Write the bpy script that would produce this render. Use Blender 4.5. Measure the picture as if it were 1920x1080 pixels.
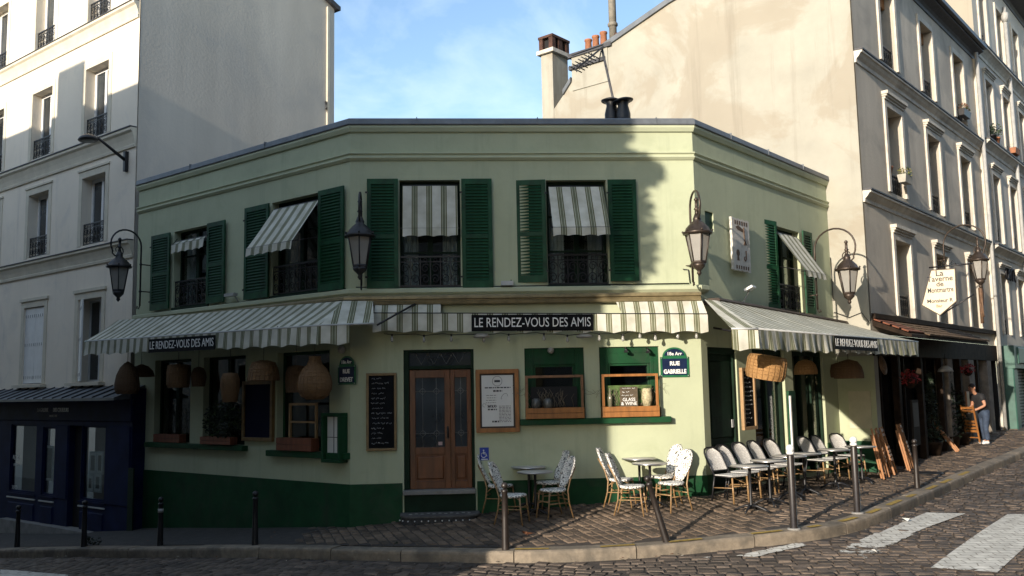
import bpy, math, random
import numpy as np
from mathutils import Matrix, Vector
R = math.radians
sin, cos, pi = math.sin, math.cos, math.pi
random.seed(11)
for _o in list(bpy.data.objects): bpy.data.objects.remove(_o)
SC = bpy.context.scene
COL = SC.collection

# ------------------------------------------------------------------ camera
CZ = 2.25                                   # eye height above the kerb in front of the door
FPX, PITCH, ROLL = 1700.0, R(6.3635), R(-1.1141)
_cp, _sp, _cr, _sr = cos(PITCH), sin(PITCH), cos(ROLL), sin(ROLL)
_right, _fwd, _up = np.array([1, 0, 0.]), np.array([0, _cp, _sp]), np.array([0, -_sp, _cp])
_r2, _u2 = _right*_cr + _up*_sr, -_right*_sr + _up*_cr
cam = bpy.data.cameras.new('camera'); cam.lens = 36*FPX/1920; cam.sensor_width = 36
cam.clip_start, cam.clip_end = .1, 2000
camo = bpy.data.objects.new('camera', cam); COL.objects.link(camo)
camo.matrix_world = Matrix(((_r2[0], _u2[0], -_fwd[0], 0), (_r2[1], _u2[1], -_fwd[1], 0), (_r2[2], _u2[2], -_fwd[2], CZ), (0, 0, 0, 1)))
SC.camera = camo
CAMP = np.array([0, 0, CZ])

# ------------------------------------------------------------------ sun, sky, exposure
SUN_AZ, SUN_EL = R(-124.5), R(14.5)         # azimuth from +X, counter-clockwise
SDIR = np.array([cos(SUN_AZ)*cos(SUN_EL), sin(SUN_AZ)*cos(SUN_EL), sin(SUN_EL)])
sl = bpy.data.lights.new('sun', 'SUN'); sl.energy = 3.9; sl.angle = R(.55); sl.color = (1, .88, .74)
so = bpy.data.objects.new('sun', sl); COL.objects.link(so)
so.location = (-20, -20, 30)
so.rotation_euler = Vector(SDIR).to_track_quat('Z', 'Y').to_euler()
W_ = bpy.data.worlds.new('World'); SC.world = W_; W_.use_nodes = True
_n = W_.node_tree.nodes; _l = W_.node_tree.links
bg = _n['Background']; bg.inputs[1].default_value = .15
sky = _n.new('ShaderNodeTexSky'); sky.sky_type = 'NISHITA'; sky.sun_disc = False
sky.sun_elevation = SUN_EL; sky.sun_rotation = math.atan2(SDIR[0], SDIR[1]); sky.altitude = 100
sky.air_density = 1.0; sky.dust_density = .6; sky.ozone_density = 1.7
tc = _n.new('ShaderNodeTexCoord')
mp = _n.new('ShaderNodeMapping'); mp.inputs['Scale'].default_value = (1.6, 1.6, 3.4); mp.inputs['Rotation'].default_value = (.2, .5, .4)
nz = _n.new('ShaderNodeTexNoise'); nz.inputs['Scale'].default_value = 2.1; nz.inputs['Detail'].default_value = 7; nz.inputs['Roughness'].default_value = .56; nz.inputs['Distortion'].default_value = .5
rp = _n.new('ShaderNodeValToRGB'); rp.color_ramp.elements[0].position = .42; rp.color_ramp.elements[1].position = .88
rp.color_ramp.elements[0].color = (.0, .0, .0, 1); rp.color_ramp.elements[1].color = (.9, .9, .9, 1)
mx = _n.new('ShaderNodeMix'); mx.data_type = 'RGBA'
mx.inputs[7].default_value = (5.2, 5.7, 6.0, 1)
_l.new(tc.outputs['Generated'], mp.inputs[0]); _l.new(mp.outputs[0], nz.inputs['Vector']); _l.new(nz.outputs[0], rp.inputs[0])
_l.new(rp.outputs[0], mx.inputs[0]); _l.new(sky.outputs[0], mx.inputs[6]); _l.new(mx.outputs[2], bg.inputs[0])
SC.view_settings.view_transform = 'Standard'; SC.view_settings.look = 'None'
SC.view_settings.exposure = 0.92; SC.view_settings.gamma = 1; SC.view_settings.use_curve_mapping = False

# ------------------------------------------------------------------ picture <-> place
def ray(px, py):
    d = _r2*((px-960)/FPX) - _u2*((py-540)/FPX) + _fwd
    return d
class Frame:
    """A wall's own axes: x along the wall to the right, y into the wall, z up (z is world z)."""
    def __init__(s, o, ang):
        s.o = np.array([o[0], o[1], 0.]); s.ang = ang
        s.u = np.array([cos(ang), sin(ang), 0]); s.v = np.array([-sin(ang), cos(ang), 0])
        s.M = Matrix.Translation((o[0], o[1], 0)) @ Matrix.Rotation(ang, 4, 'Z')
    def hit(s, px, py, d=0.):
        r = ray(px, py); t = ((s.o - s.v*d - CAMP) @ s.v)/(r @ s.v); P = CAMP + r*t
        return float((P-s.o) @ s.u), float(P[2])
    def hitx(s, px, py, x):
        """point in the vertical plane across the wall at x: returns (y, z)"""
        r = ray(px, py); t = ((s.o + s.u*x - CAMP) @ s.u)/(r @ s.u); P = CAMP + r*t
        return float((P-s.o) @ s.v), float(P[2])
    def rect(s, xl, ytl, ybl, xr, ytr, ybr, d=0.):
        a = s.hit(xl, (ytl+ybl)/2, d)[0]; b = s.hit(xr, (ytr+ybr)/2, d)[0]
        zt = (s.hit(xl, ytl, d)[1]+s.hit(xr, ytr, d)[1])/2; zb = (s.hit(xl, ybl, d)[1]+s.hit(xr, ybr, d)[1])/2
        return a, b, zb, zt
    def w(s, x, y, z): return s.o + s.u*x + s.v*y + np.array([0, 0, z])
    def at(s, x, y, z, rot=0.): return Matrix.Translation(Vector(s.w(x, y, z))) @ Matrix.Rotation(s.ang+rot, 4, 'Z')
def ondepth(px, py, Y):
    r = ray(px, py); return CAMP + r*(Y/r[1])
A_L, A_C, A_R = R(-38.16), R(3.834), R(49.615)
CLp = ondepth(657, 240, 16.0)
FC = Frame(CLp[:2], A_C)
WC = FC.hit(1297, 240)[0]
CRp = FC.w(WC, 0, 0)
FL = Frame(CLp[:2], A_L)
FR = Frame(CRp[:2], A_R)
XL = FL.hit(261, 360)[0]                     # left end of the cafe
XR = FR.hit(1548, 345)[0]                    # right end of the cafe
RBo = FR.w(XR, -.87, 0)
FB = Frame(RBo[:2], A_R)                     # street front of the stone building on the right
FG = Frame(RBo[:2], A_R-pi/2)                # its rendered gable (x negative towards the back)
XLB = FL.hit(255, 300)[0]
LBo = FL.w(XLB, 0, 0)
FLG = Frame(LBo[:2], A_L+pi/2+R(2.0))               # gable of the building on the left

# ------------------------------------------------------------------ the lie of the land
_ctrl = np.array([(-8.45, 20.39, -2.87), (-5.6, 18.15, -2.58), (-2.66, 16., -2.29), (-1.9, 16.06, -2.22), (1.24, 16.28, -2.03), (3.42, 16.42, -1.93),
  (8.4, 20.9, -2.02), (13.2, 25.9, -1.8), (-.16, 13.38, -2.27), (2.16, 13.4, -2.22), (3.97, 13.33, -2.13), (5.36, 14.57, -2.08), (7.96, 18.33, -2.07),
  (-4.3, 15.25, -2.46), (-6.4, 16.95, -2.70), (-8.1, 17.5, -2.80), (-10.5, 19.6, -3.08), (-14, 24.5, -3.42), (22, 36, -1.3), (17, 27, -1.62),
  (0, 6, -2.42), (8, 8, -2.25), (-8, 8, -2.85), (0, 0, -2.45), (14, 14, -2.05), (10, 0, -2.3), (-15, 5, -3.2), (25, 25, -1.6), (-20, 22, -3.7)])
def _k(r2): return np.where(r2 > 0, r2*np.log(np.maximum(r2, 1e-9)), 0)
_P = _ctrl[:, :2]/10
_D = ((_P[:, None]-_P[None])**2).sum(-1)
_A = np.zeros((len(_P)+3,)*2); _A[:-3, :-3] = _k(_D)+np.eye(len(_P))*.03
_A[:-3, -3] = 1; _A[:-3, -2:] = _P; _A[-3, :-3] = 1; _A[-2:, :-3] = _P.T
_wt = np.linalg.solve(_A, np.concatenate([_ctrl[:, 2], [0, 0, 0]]))
def Harr(x, y):
    x = np.clip(np.asarray(x, float), -20, 25)/10; y = np.clip(np.asarray(y, float), 0, 37)/10
    r2 = (x[..., None]-_P[:, 0])**2+(y[..., None]-_P[:, 1])**2
    return _k(r2) @ _wt[:-3] + _wt[-3] + _wt[-2]*x + _wt[-1]*y + CZ
def H(x, y): return float(Harr(np.array(x), np.array(y)))
def ground(px, py, dz=0.):
    r = ray(px, py); lo, hi = 2., 60.
    for _ in range(50):
        m = (lo+hi)/2; P = CAMP+r*m
        if P[2] > H(P[0], P[1])+dz: lo = m
        else: hi = m
    return CAMP+r*lo

# ------------------------------------------------------------------ mesh helpers
WM = {}
def place(o, M=None, parent=None):
    if parent is not None:
        o.parent = parent; PM = WM[parent.name]
        if M is None: M = PM
        o.matrix_basis = PM.inverted() @ M
    else:
        if M is None: M = Matrix.Identity(4)
        o.matrix_basis = M
    WM[o.name] = M.copy()
    return o
def tag(o, label=None, cat=None, group=None, kind=None):
    if label: o['label'] = label
    if cat: o['category'] = cat
    if group: o['group'] = group
    if kind: o['kind'] = kind
    return o
def thing(name, label, cat, M=None, group=None):
    o = bpy.data.objects.new(name, None); o.empty_display_size = .2
    COL.objects.link(o); place(o, M)
    return tag(o, label, cat, group)
class MB:
    def __init__(s): s.v = []; s.f = []; s.mi = []; s.sm = []; s.uv = None; s.m = 0; s.smooth = False
    def add(s, vs, fs, smooth=None):
        b = len(s.v); s.v += [tuple(map(float, p)) for p in vs]
        for f in fs:
            s.f.append([b+i for i in f]); s.mi.append(s.m); s.sm.append(s.smooth if smooth is None else smooth)
        return s
    def box(s, x0, x1, y0, y1, z0, z1, M=None):
        vs = [(x, y, z) for x in (x0, x1) for y in (y0, y1) for z in (z0, z1)]
        if M is not None: vs = [tuple(M @ Vector(p)) for p in vs]
        return s.add(vs, [(0, 1, 3, 2), (4, 6, 7, 5), (0, 4, 5, 1), (2, 3, 7, 6), (0, 2, 6, 4), (1, 5, 7, 3)])
    def cbox(s, x0, x1, y0, y1, z0, z1, c=.01):
        """box with chamfered front (-y) edge loop"""
        vs = [(x0, y1, z0), (x1, y1, z0), (x1, y1, z1), (x0, y1, z1), (x0, y0+c, z0), (x1, y0+c, z0), (x1, y0+c, z1), (x0, y0+c, z1),
              (x0+c, y0, z0+c), (x1-c, y0, z0+c), (x1-c, y0, z1-c), (x0+c, y0, z1-c)]
        fs = [(0, 3, 2, 1), (8, 9, 10, 11)]
        for i in range(4):
            j = (i+1) % 4; fs += [(i, j, 4+j, 4+i), (4+i, 4+j, 8+j, 8+i)]
        return s.add(vs, fs)
    def quad(s, *p): return s.add(p, [tuple(range(len(p)))])
    def prism(s, poly, y0, y1):
        n = len(poly); vs = [(x, y0, z) for x, z in poly]+[(x, y1, z) for x, z in poly]
        return s.add(vs, [tuple(range(n)), tuple(range(2*n-1, n-1, -1))]+[(i, (i+1) % n, n+(i+1) % n, n+i) for i in range(n)])
    def prismz(s, poly, z0, z1):
        n = len(poly); vs = [(x, y, z0) for x, y in poly]+[(x, y, z1) for x, y in poly]
        return s.add(vs, [tuple(range(n)), tuple(range(2*n-1, n-1, -1))]+[(i, (i+1) % n, n+(i+1) % n, n+i) for i in range(n)])
    def tube(s, pts, r, n=6, closed=False, smooth=True):
        pts = [Vector(p) for p in pts]; N = len(pts); rs = r if isinstance(r, (list, tuple)) else [r]*N
        vs = []; fs = []
        prev = None
        for i, p in enumerate(pts):
            a = pts[(i-1) % N] if (closed or i > 0) else p; b = pts[(i+1) % N] if (closed or i < N-1) else p
            t = (b-a)
            if t.length < 1e-9: t = Vector((0, 0, 1))
            t.normalize()
            if prev is None:
                q = Vector((0, 0, 1)) if abs(t.z) < .9 else Vector((1, 0, 0))
                prev = t.cross(q).normalized()
            e = prev - t*prev.dot(t)
            if e.length < 1e-6: e = t.orthogonal()
            e.normalize(); prev = e; g = t.cross(e)
            for k in range(n):
                an = 2*pi*k/n; vs.append(tuple(p+(e*cos(an)+g*sin(an))*rs[i]))
        for i in range(N if closed else N-1):
            for k in range(n):
                j = (i+1) % N; fs.append((i*n+k, i*n+(k+1) % n, j*n+(k+1) % n, j*n+k))
        if not closed: fs += [tuple(range(n-1, -1, -1)), tuple((N-1)*n+k for k in range(n))]
        return s.add(vs, fs, smooth)
    def lathe(s, prof, n=16, c=(0, 0, 0), smooth=True, squash=1., ph=0.):
        vs = []; fs = []
        for r, z in prof:
            for k in range(n):
                an = 2*pi*k/n+ph; vs.append((c[0]+r*cos(an), c[1]+r*sin(an)*squash, c[2]+z))
        for i in range(len(prof)-1):
            for k in range(n): fs.append((i*n+k, i*n+(k+1) % n, (i+1)*n+(k+1) % n, (i+1)*n+k))
        fs += [tuple(range(n-1, -1, -1)), tuple((len(prof)-1)*n+k for k in range(n))]
        return s.add(vs, fs, smooth)
    def ball(s, c, r, n=10, m=6, sz=1.):
        return s.lathe([(max(1e-4, r*sin(pi*i/m)), -r*sz*cos(pi*i/m)) for i in range(m+1)], n, c)
    def grid(s, fn, nu, nv, uvf=None, smooth=True):
        b = len(s.v); vs = [fn(i/nu, j/nv) for j in range(nv+1) for i in range(nu+1)]
        fs = [(j*(nu+1)+i, j*(nu+1)+i+1, (j+1)*(nu+1)+i+1, (j+1)*(nu+1)+i) for j in range(nv) for i in range(nu)]
        s.add(vs, fs, smooth)
        if uvf:
            if s.uv is None: s.uv = {}
            for j in range(nv+1):
                for i in range(nu+1): s.uv[b+j*(nu+1)+i] = uvf(i/nu, j/nv)
        return s
    def leaves(s, c, rad, n, size, rng, shell=.35, mats=None):
        for _ in range(n):
            while True:
                d = Vector((rng.uniform(-1, 1), rng.uniform(-1, 1), rng.uniform(-1, 1)))
                if shell < d.length < 1: break
            p = Vector((c[0]+d.x*rad[0], c[1]+d.y*rad[1], c[2]+d.z*rad[2]))
            a = Vector((rng.gauss(0, 1), rng.gauss(0, 1), rng.gauss(0, .6))).normalized(); b = a.orthogonal().normalized()
            b = Matrix.Rotation(rng.uniform(0, 6.28), 3, a) @ b
            L = size*rng.uniform(.6, 1.3); w = L*.42
            if mats: s.m = rng.choice(mats)
            s.add([p-a*L*.5, p+b*w*.5+a*.05*L, p+a*L*.5, p-b*w*.5+a*.05*L], [(0, 1, 2, 3)])
        s.m = 0
        return s
    def build(s, name, mats, parent=None, M=None, bevel=0, mesh_only=False):
        me = bpy.data.meshes.new(name); me.from_pydata(s.v, [], s.f)
        for m in (mats if isinstance(mats, (list, tuple)) else [mats]): me.materials.append(m)
        if len(s.f):
            me.polygons.foreach_set('material_index', s.mi); me.polygons.foreach_set('use_smooth', s.sm)
        if s.uv:
            ul = me.uv_layers.new(name='UVMap')
            for lp in me.loops: ul.data[lp.index].uv = s.uv.get(lp.vertex_index, (0, 0))
        me.update()
        if mesh_only: return me
        o = bpy.data.objects.new(name, me); COL.objects.link(o); place(o, M, parent)
        if bevel:
            bv = o.modifiers.new('bevel', 'BEVEL'); bv.width = bevel; bv.segments = 2; bv.limit_method = 'ANGLE'; bv.angle_limit = R(40)
        return o
def inst(name, me, M, parent=None):
    o = bpy.data.objects.new(name, me); COL.objects.link(o); return place(o, M, parent)
def sweep(poly, prof):
    """mitred moulding along a 2-D polyline; prof = [(outward, z)]"""
    P = [np.array(p[:2], float) for p in poly]; n = len(P); off = []
    ns = []
    for i in range(n-1):
        u = P[i+1]-P[i]; u /= np.hypot(*u); ns.append(np.array([u[1], -u[0]]))
    for i in range(n):
        if i == 0: o = ns[0]
        elif i == n-1: o = ns[-1]
        else: o = (ns[i-1]+ns[i])/(1+ns[i-1] @ ns[i])
        off.append(o)
    mb = MB(); m = len(prof); vs = []
    for i in range(n):
        for d, z in prof: vs.append((P[i][0]+off[i][0]*d, P[i][1]+off[i][1]*d, z))
    fs = [(i*m+k, (i+1)*m+k, (i+1)*m+(k+1) % m, i*m+(k+1) % m) for i in range(n-1) for k in range(m)]
    fs += [tuple(range(m)), tuple((n-1)*m+k for k in range(m-1, -1, -1))]
    return mb.add(vs, fs)
def wall(mb, x0, x1, z0, z1, ops, depth=.22, y=0., top=None):
    """wall front with openings (xa, xb, za, zb) and their reveals"""
    xs = sorted({x0, x1, *[c for o in ops for c in o[:2] if x0 < c < x1]}); zs = sorted({z0, z1, *[c for o in ops for c in o[2:4] if z0 < c < z1]})
    for i in range(len(xs)-1):
        j = 0
        while j < len(zs)-1:
            xm = (xs[i]+xs[i+1])/2
            inside = lambda zm: any(o[0] < xm < o[1] and o[2] < zm < o[3] for o in ops)
            if inside((zs[j]+zs[j+1])/2): j += 1; continue
            k = j
            while k+1 < len(zs)-1 and not inside((zs[k+1]+zs[k+2])/2): k += 1
            mb.quad((xs[i], y, zs[j]), (xs[i+1], y, zs[j]), (xs[i+1], y, zs[k+1]), (xs[i], y, zs[k+1])); j = k+1
    for o in ops:
        a, b, c, d = o[:4]; e = y+depth
        mb.quad((a, y, c), (a, y, d), (a, e, d), (a, e, c)); mb.quad((b, y, c), (b, e, c), (b, e, d), (b, y, d))
        mb.quad((a, y, d), (b, y, d), (b, e, d), (a, e, d)); mb.quad((a, y, c), (a, e, c), (b, e, c), (b, y, c))
    return mb
def text_mesh(s, size, mat, align='CENTER', ext=.002, sx=1., bold=0.):
    cu = bpy.data.curves.new('lettering', 'FONT'); cu.body = s; cu.size = size; cu.align_x = align; cu.align_y = 'CENTER'; cu.extrude = ext; cu.offset = bold; cu.resolution_u = 3
    o = bpy.data.objects.new('lettering', cu); COL.objects.link(o)
    bpy.context.view_layer.update()
    me = bpy.data.meshes.new_from_object(o.evaluated_get(bpy.context.evaluated_depsgraph_get()))
    bpy.data.objects.remove(o); bpy.data.curves.remove(cu)
    me.transform(Matrix.Rotation(pi/2, 4, 'X') @ Matrix.Diagonal((sx, 1, 1, 1)))
    me.materials.clear(); me.materials.append(mat); me.name = 'lettering'
    return me
def text(s, size, mat, parent, M, **k):
    me = text_mesh(s, size, mat, **k); return inst('lettering', me, M, parent)

# ------------------------------------------------------------------ materials
def mat(name, c, rough=.7, var=.12, scale=3., bump=0., bscale=30., metal=0., c2=None, stain=None, spec=.5, streak=False, stain2=None):
    m = bpy.data.materials.new(name); m.use_nodes = True; t = m.node_tree; N = t.nodes; L = t.links
    b = N['Principled BSDF']; b.inputs['Roughness'].default_value = rough; b.inputs['Metallic'].default_value = metal; b.inputs['Specular IOR Level'].default_value = spec
    co = N.new('ShaderNodeTexCoord')
    n1 = N.new('ShaderNodeTexNoise'); n1.inputs['Scale'].default_value = scale; n1.inputs['Detail'].default_value = 6; n1.inputs['Roughness'].default_value = .6
    src = co.outputs['Object']
    if streak:
        mpn = N.new('ShaderNodeMapping'); mpn.inputs['Scale'].default_value = (1, 1, .18); L.new(src, mpn.inputs[0]); L.new(mpn.outputs[0], n1.inputs['Vector'])
    else: L.new(src, n1.inputs['Vector'])
    r = N.new('ShaderNodeValToRGB'); e = r.color_ramp.elements; e[0].position = .3; e[1].position = .7
    d = c2 or tuple(max(0, x*(1-var*1.6)) for x in c)
    e[0].color = (*d, 1); e[1].color = (*[min(1, x*(1+var*.5)) for x in c], 1)
    L.new(n1.outputs[0], r.inputs[0]); out = r.outputs[0]
    if stain:
        sc, lo, hi, colr, amt = stain
        n2 = N.new('ShaderNodeTexNoise'); n2.inputs['Scale'].default_value = sc; n2.inputs['Detail'].default_value = 8; n2.inputs['Roughness'].default_value = .62; n2.inputs['Distortion'].default_value = .6
        L.new(src, n2.inputs['Vector'])
        r2 = N.new('ShaderNodeValToRGB'); r2.color_ramp.elements[0].position = lo; r2.color_ramp.elements[1].position = hi
        r2.color_ramp.elements[0].color = (0, 0, 0, 1); r2.color_ramp.elements[1].color = (amt, amt, amt, 1)
        L.new(n2.outputs[0], r2.inputs[0])
        x = N.new('ShaderNodeMix'); x.data_type = 'RGBA'; x.inputs[7].default_value = (*colr, 1)
        L.new(r2.outputs[0], x.inputs[0]); L.new(out, x.inputs[6]); out = x.outputs[2]
    if stain2:      # runs left by rain
        sc, lo, hi, colr, amt = stain2
        m2 = N.new('ShaderNodeMapping'); m2.inputs['Scale'].default_value = (1, 1, .07); L.new(src, m2.inputs[0])
        n4 = N.new('ShaderNodeTexNoise'); n4.inputs['Scale'].default_value = sc*2.2; n4.inputs['Detail'].default_value = 9; n4.inputs['Roughness'].default_value = .7; L.new(m2.outputs[0], n4.inputs['Vector'])
        r4 = N.new('ShaderNodeValToRGB'); r4.color_ramp.elements[0].position = lo; r4.color_ramp.elements[1].position = hi
        r4.color_ramp.elements[0].color = (0, 0, 0, 1); r4.color_ramp.elements[1].color = (amt, amt, amt, 1); L.new(n4.outputs[0], r4.inputs[0])
        x4 = N.new('ShaderNodeMix'); x4.data_type = 'RGBA'; x4.inputs[7].default_value = (*colr, 1); L.new(r4.outputs[0], x4.inputs[0]); L.new(out, x4.inputs[6]); out = x4.outputs[2]
    L.new(out, b.inputs['Base Color'])
    if bump:
        n3 = N.new('ShaderNodeTexNoise'); n3.inputs['Scale'].default_value = bscale; n3.inputs['Detail'].default_value = 5; L.new(src, n3.inputs['Vector'])
        bp = N.new('ShaderNodeBump'); bp.inputs['Strength'].default_value = bump; bp.inputs['Distance'].default_value = .02
        L.new(n3.outputs[0], bp.inputs['Height']); L.new(bp.outputs[0], b.inputs['Normal'])
    return m
def glass_dark(name, c=(.012, .014, .016), rough=.04, spec=.5):
    m = mat(name, c, rough, .5, 1.2, bump=.03, bscale=2.5, spec=spec); return m
def glass_clear(name, tint=(.8, .85, .85)):
    m = bpy.data.materials.new(name); m.use_nodes = True; t = m.node_tree; N = t.nodes; L = t.links
    N.remove(N['Principled BSDF']); tr = N.new('ShaderNodeBsdfTransparent'); tr.inputs[0].default_value = (*tint, 1)
    gl = N.new('ShaderNodeBsdfGlossy'); gl.inputs['Roughness'].default_value = .03
    lw = N.new('ShaderNodeLayerWeight'); lw.inputs[0].default_value = .5
    pw = N.new('ShaderNodeMath'); pw.operation = 'POWER'; pw.inputs[1].default_value = 3.; L.new(lw.outputs['Facing'], pw.inputs[0])
    fr = N.new('ShaderNodeMapRange'); fr.inputs[3].default_value = .055; fr.inputs[4].default_value = .6; L.new(pw.outputs[0], fr.inputs[0]); ms = N.new('ShaderNodeMixShader')
    L.new(fr.outputs[0], ms.inputs[0]); L.new(tr.outputs[0], ms.inputs[1]); L.new(gl.outputs[0], ms.inputs[2]); L.new(ms.outputs[0], N['Material Output'].inputs[0])
    return m
def stripes(name):
    m = mat(name, (.6, .6, .55), .85); t = m.node_tree; N = t.nodes; L = t.links; b = N['Principled BSDF']
    uv = N.new('ShaderNodeUVMap'); sp = N.new('ShaderNodeSeparateXYZ'); L.new(uv.outputs[0], sp.inputs[0])
    a = N.new('ShaderNodeMath'); a.operation = 'DIVIDE'; a.inputs[1].default_value = .262; L.new(sp.outputs[0], a.inputs[0])
    fr = N.new('ShaderNodeMath'); fr.operation = 'FRACT'; L.new(a.outputs[0], fr.inputs[0])
    r = N.new('ShaderNodeValToRGB'); r.color_ramp.interpolation = 'CONSTANT'
    wh, ol, gr = (.62, .61, .53, 1), (.135, .135, .06, 1), (.16, .17, .10, 1)
    e = r.color_ramp.elements; e[0].position = 0; e[0].color = wh; e[1].position = .52; e[1].color = ol
    for p, cc in ((.60, (.42, .42, .33, 1)), (.645, gr), (.80, (.42, .42, .33, 1)), (.845, ol), (.925, wh)):
        k = e.new(p); k.color = cc
    L.new(fr.outputs[0], r.inputs[0])
    n = N.new('ShaderNodeTexNoise'); n.inputs['Scale'].default_value = 4; n.inputs['Detail'].default_value = 6
    co = N.new('ShaderNodeTexCoord'); L.new(co.outputs['Object'], n.inputs['Vector'])
    r2 = N.new('ShaderNodeValToRGB'); r2.color_ramp.elements[0].position = .3; r2.color_ramp.elements[1].position = .65; r2.color_ramp.elements[0].color = (.72, .71, .66, 1); r2.color_ramp.elements[1].color = (1, 1, 1, 1)
    L.new(n.outputs[0], r2.inputs[0])
    x = N.new('ShaderNodeMix'); x.data_type = 'RGBA'; x.blend_type = 'MULTIPLY'; x.inputs[0].default_value = 1
    L.new(r.outputs[0], x.inputs[6]); L.new(r2.outputs[0], x.inputs[7]); L.new(x.outputs[2], b.inputs['Base Color'])
    # thin cloth lets some light through
    tl = N.new('ShaderNodeBsdfTranslucent'); L.new(x.outputs[2], tl.inputs[0]); ms = N.new('ShaderNodeMixShader'); ms.inputs[0].default_value = .07
    L.new(b.outputs[0], ms.inputs[1]); L.new(tl.outputs[0], ms.inputs[2]); L.new(ms.outputs[0], N['Material Output'].inputs[0])
    return m
def weave(name, c, c2, sc=40., pos=.5):
    m = mat(name, c, .75, .2, 6); t = m.node_tree; N = t.nodes; L = t.links; b = N['Principled BSDF']
    co = N.new('ShaderNodeTexCoord'); v = N.new('ShaderNodeTexVoronoi'); v.inputs['Scale'].default_value = sc; L.new(co.outputs['Object'], v.inputs['Vector'])
    r = N.new('ShaderNodeValToRGB'); e = r.color_ramp.elements; e[0].position = pos; e[1].position = pos+.1; e[0].color = (*c, 1); e[1].color = (*c2, 1)
    L.new(v.outputs['Distance'], r.inputs[0]); L.new(r.outputs[0], b.inputs['Base Color'])
    bp = N.new('ShaderNodeBump'); bp.inputs['Strength'].default_value = .5; bp.inputs['Distance'].default_value = .01; bp.invert = True
    L.new(v.outputs['Distance'], bp.inputs['Height']); L.new(bp.outputs[0], b.inputs['Normal'])
    return m
def wicker(name, c, c2):
    m = mat(name, c, .75, .2, 6); t = m.node_tree; N = t.nodes; L = t.links; b = N['Principled BSDF']; co = N.new('ShaderNodeTexCoord')
    w = N.new('ShaderNodeTexWave'); w.bands_direction = 'Z'; w.inputs['Scale'].default_value = 17; w.inputs['Distortion'].default_value = 2.5; w.inputs['Detail'].default_value = 3; w.inputs['Detail Scale'].default_value = 6; L.new(co.outputs['Object'], w.inputs['Vector'])
    v = N.new('ShaderNodeTexVoronoi'); v.inputs['Scale'].default_value = 95; L.new(co.outputs['Object'], v.inputs['Vector'])
    ad = N.new('ShaderNodeMath'); ad.operation = 'MULTIPLY_ADD'; ad.inputs[1].default_value = .55; L.new(w.outputs['Fac'], ad.inputs[0]); L.new(v.outputs['Distance'], ad.inputs[2])
    r = N.new('ShaderNodeValToRGB'); e = r.color_ramp.elements; e[0].position = .2; e[1].position = .95; e[0].color = (*c2, 1); e[1].color = (*c, 1)
    L.new(ad.outputs[0], r.inputs[0]); L.new(r.outputs[0], b.inputs['Base Color'])
    bp = N.new('ShaderNodeBump'); bp.inputs['Strength'].default_value = .6; bp.inputs['Distance'].default_value = .012; L.new(ad.outputs[0], bp.inputs['Height']); L.new(bp.outputs[0], b.inputs['Normal'])
    return m
SAGE = mat('sage_render', (.43, .467, .315), .85, .07, .9, bump=.22, bscale=7, stain=(1.6, .52, .75, (.31, .345, .22), .5), stain2=(1.3, .53, .74, (.28, .315, .215), .6))
SAGE_T = mat('sage_trim', (.46, .495, .34), .7, .08, 2)
GREEN = mat('dark_green_paint', (.009, .058, .022), .55, .2, 3, bump=.03, bscale=15, spec=.18, stain=(2.2, .5, .66, (.028, .05, .030), .6), stain2=(1.6, .55, .7, (.022, .035, .022), .6))
GREEN2 = mat('shutter_green_paint', (.010, .066, .028), .5, .38, 4.5, spec=.25)
ZINC = mat('zinc', (.16, .175, .19), .5, .2, 2.5, metal=.35, stain=(5, .5, .7, (.1, .11, .12), .6))
CREAM = mat('cream_render', (.365, .35, .29), .9, .12, .7, bump=.3, bscale=5, stain=(.38, .50, .565, (.29, .255, .195), .7), stain2=(.8, .54, .70, (.20, .175, .135), .6))
GREYR = mat('grey_render', (.58, .535, .455), .9, .12, .8, bump=.2, bscale=14, stain=(.5, .48, .7, (.42, .405, .37), .7), streak=True)
LBW = mat('white_render', (.80, .72, .59), .88, .05, .8, bump=.1, bscale=20, stain=(.9, .55, .75, (.5, .48, .44), .5), stain2=(1.2, .56, .72, (.46, .43, .38), .5))
LBT = mat('pale_stone_trim', (.62, .57, .45), .8, .1, 3)
STONE = mat('stained_plaster', (.53, .475, .385), .9, .16, .8, bump=.3, bscale=16, stain=(.7, .47, .7, (.27, .245, .21), .75), streak=True)
STONET = mat('old_stone_trim', (.58, .54, .46), .85, .14, 3, bump=.2, bscale=20, stain=(2.5, .5, .72, (.25, .22, .18), .6))
NBW = mat('pale_plaster', (.50, .47, .41), .9, .1, .8, bump=.2, bscale=16, stain=(.7, .5, .7, (.30, .29, .26), .6), streak=True)
WHITE = mat('white_paint', (.72, .72, .70), .5, .06, 4)
LEADW = mat('grey_white_paint', (.45, .46, .45), .55, .1, 4)
IRON = mat('black_iron', (.012, .012, .014), .45, .3, 8, spec=.5)
BRONZE = mat('brown_metal', (.070, .052, .040), .42, .3, 7, metal=.55)
BOLL = mat('bollard_paint', (.024, .018, .015), .42, .3, 9, spec=.6)
PANE = glass_dark('window_pane')
PANE_B = mat('reflecting_pane', (.045, .055, .062), .06, .5, 1.2, bump=.05, bscale=2, spec=.9)
GLASS = glass_clear('shop_glass')
LANT = mat('frosted_lantern_glass', (.27, .26, .235), .3, .1, 4)
BLACK = mat('black_void', (.006, .006, .007), .8, .3, 2)
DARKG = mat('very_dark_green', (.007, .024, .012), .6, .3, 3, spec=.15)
NAVY = mat('navy_paint', (.007, .014, .055), .6, .25, 2.5, spec=.08)
DOORW = mat('varnished_wood', (.15, .050, .016), .38, .35, 9, bump=.1, bscale=40, streak=True)
PINE = mat('orange_wood', (.33, .135, .035), .5, .3, 9, streak=True)
OAK = mat('light_wood', (.36, .22, .10), .5, .25, 9, streak=True)
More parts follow.
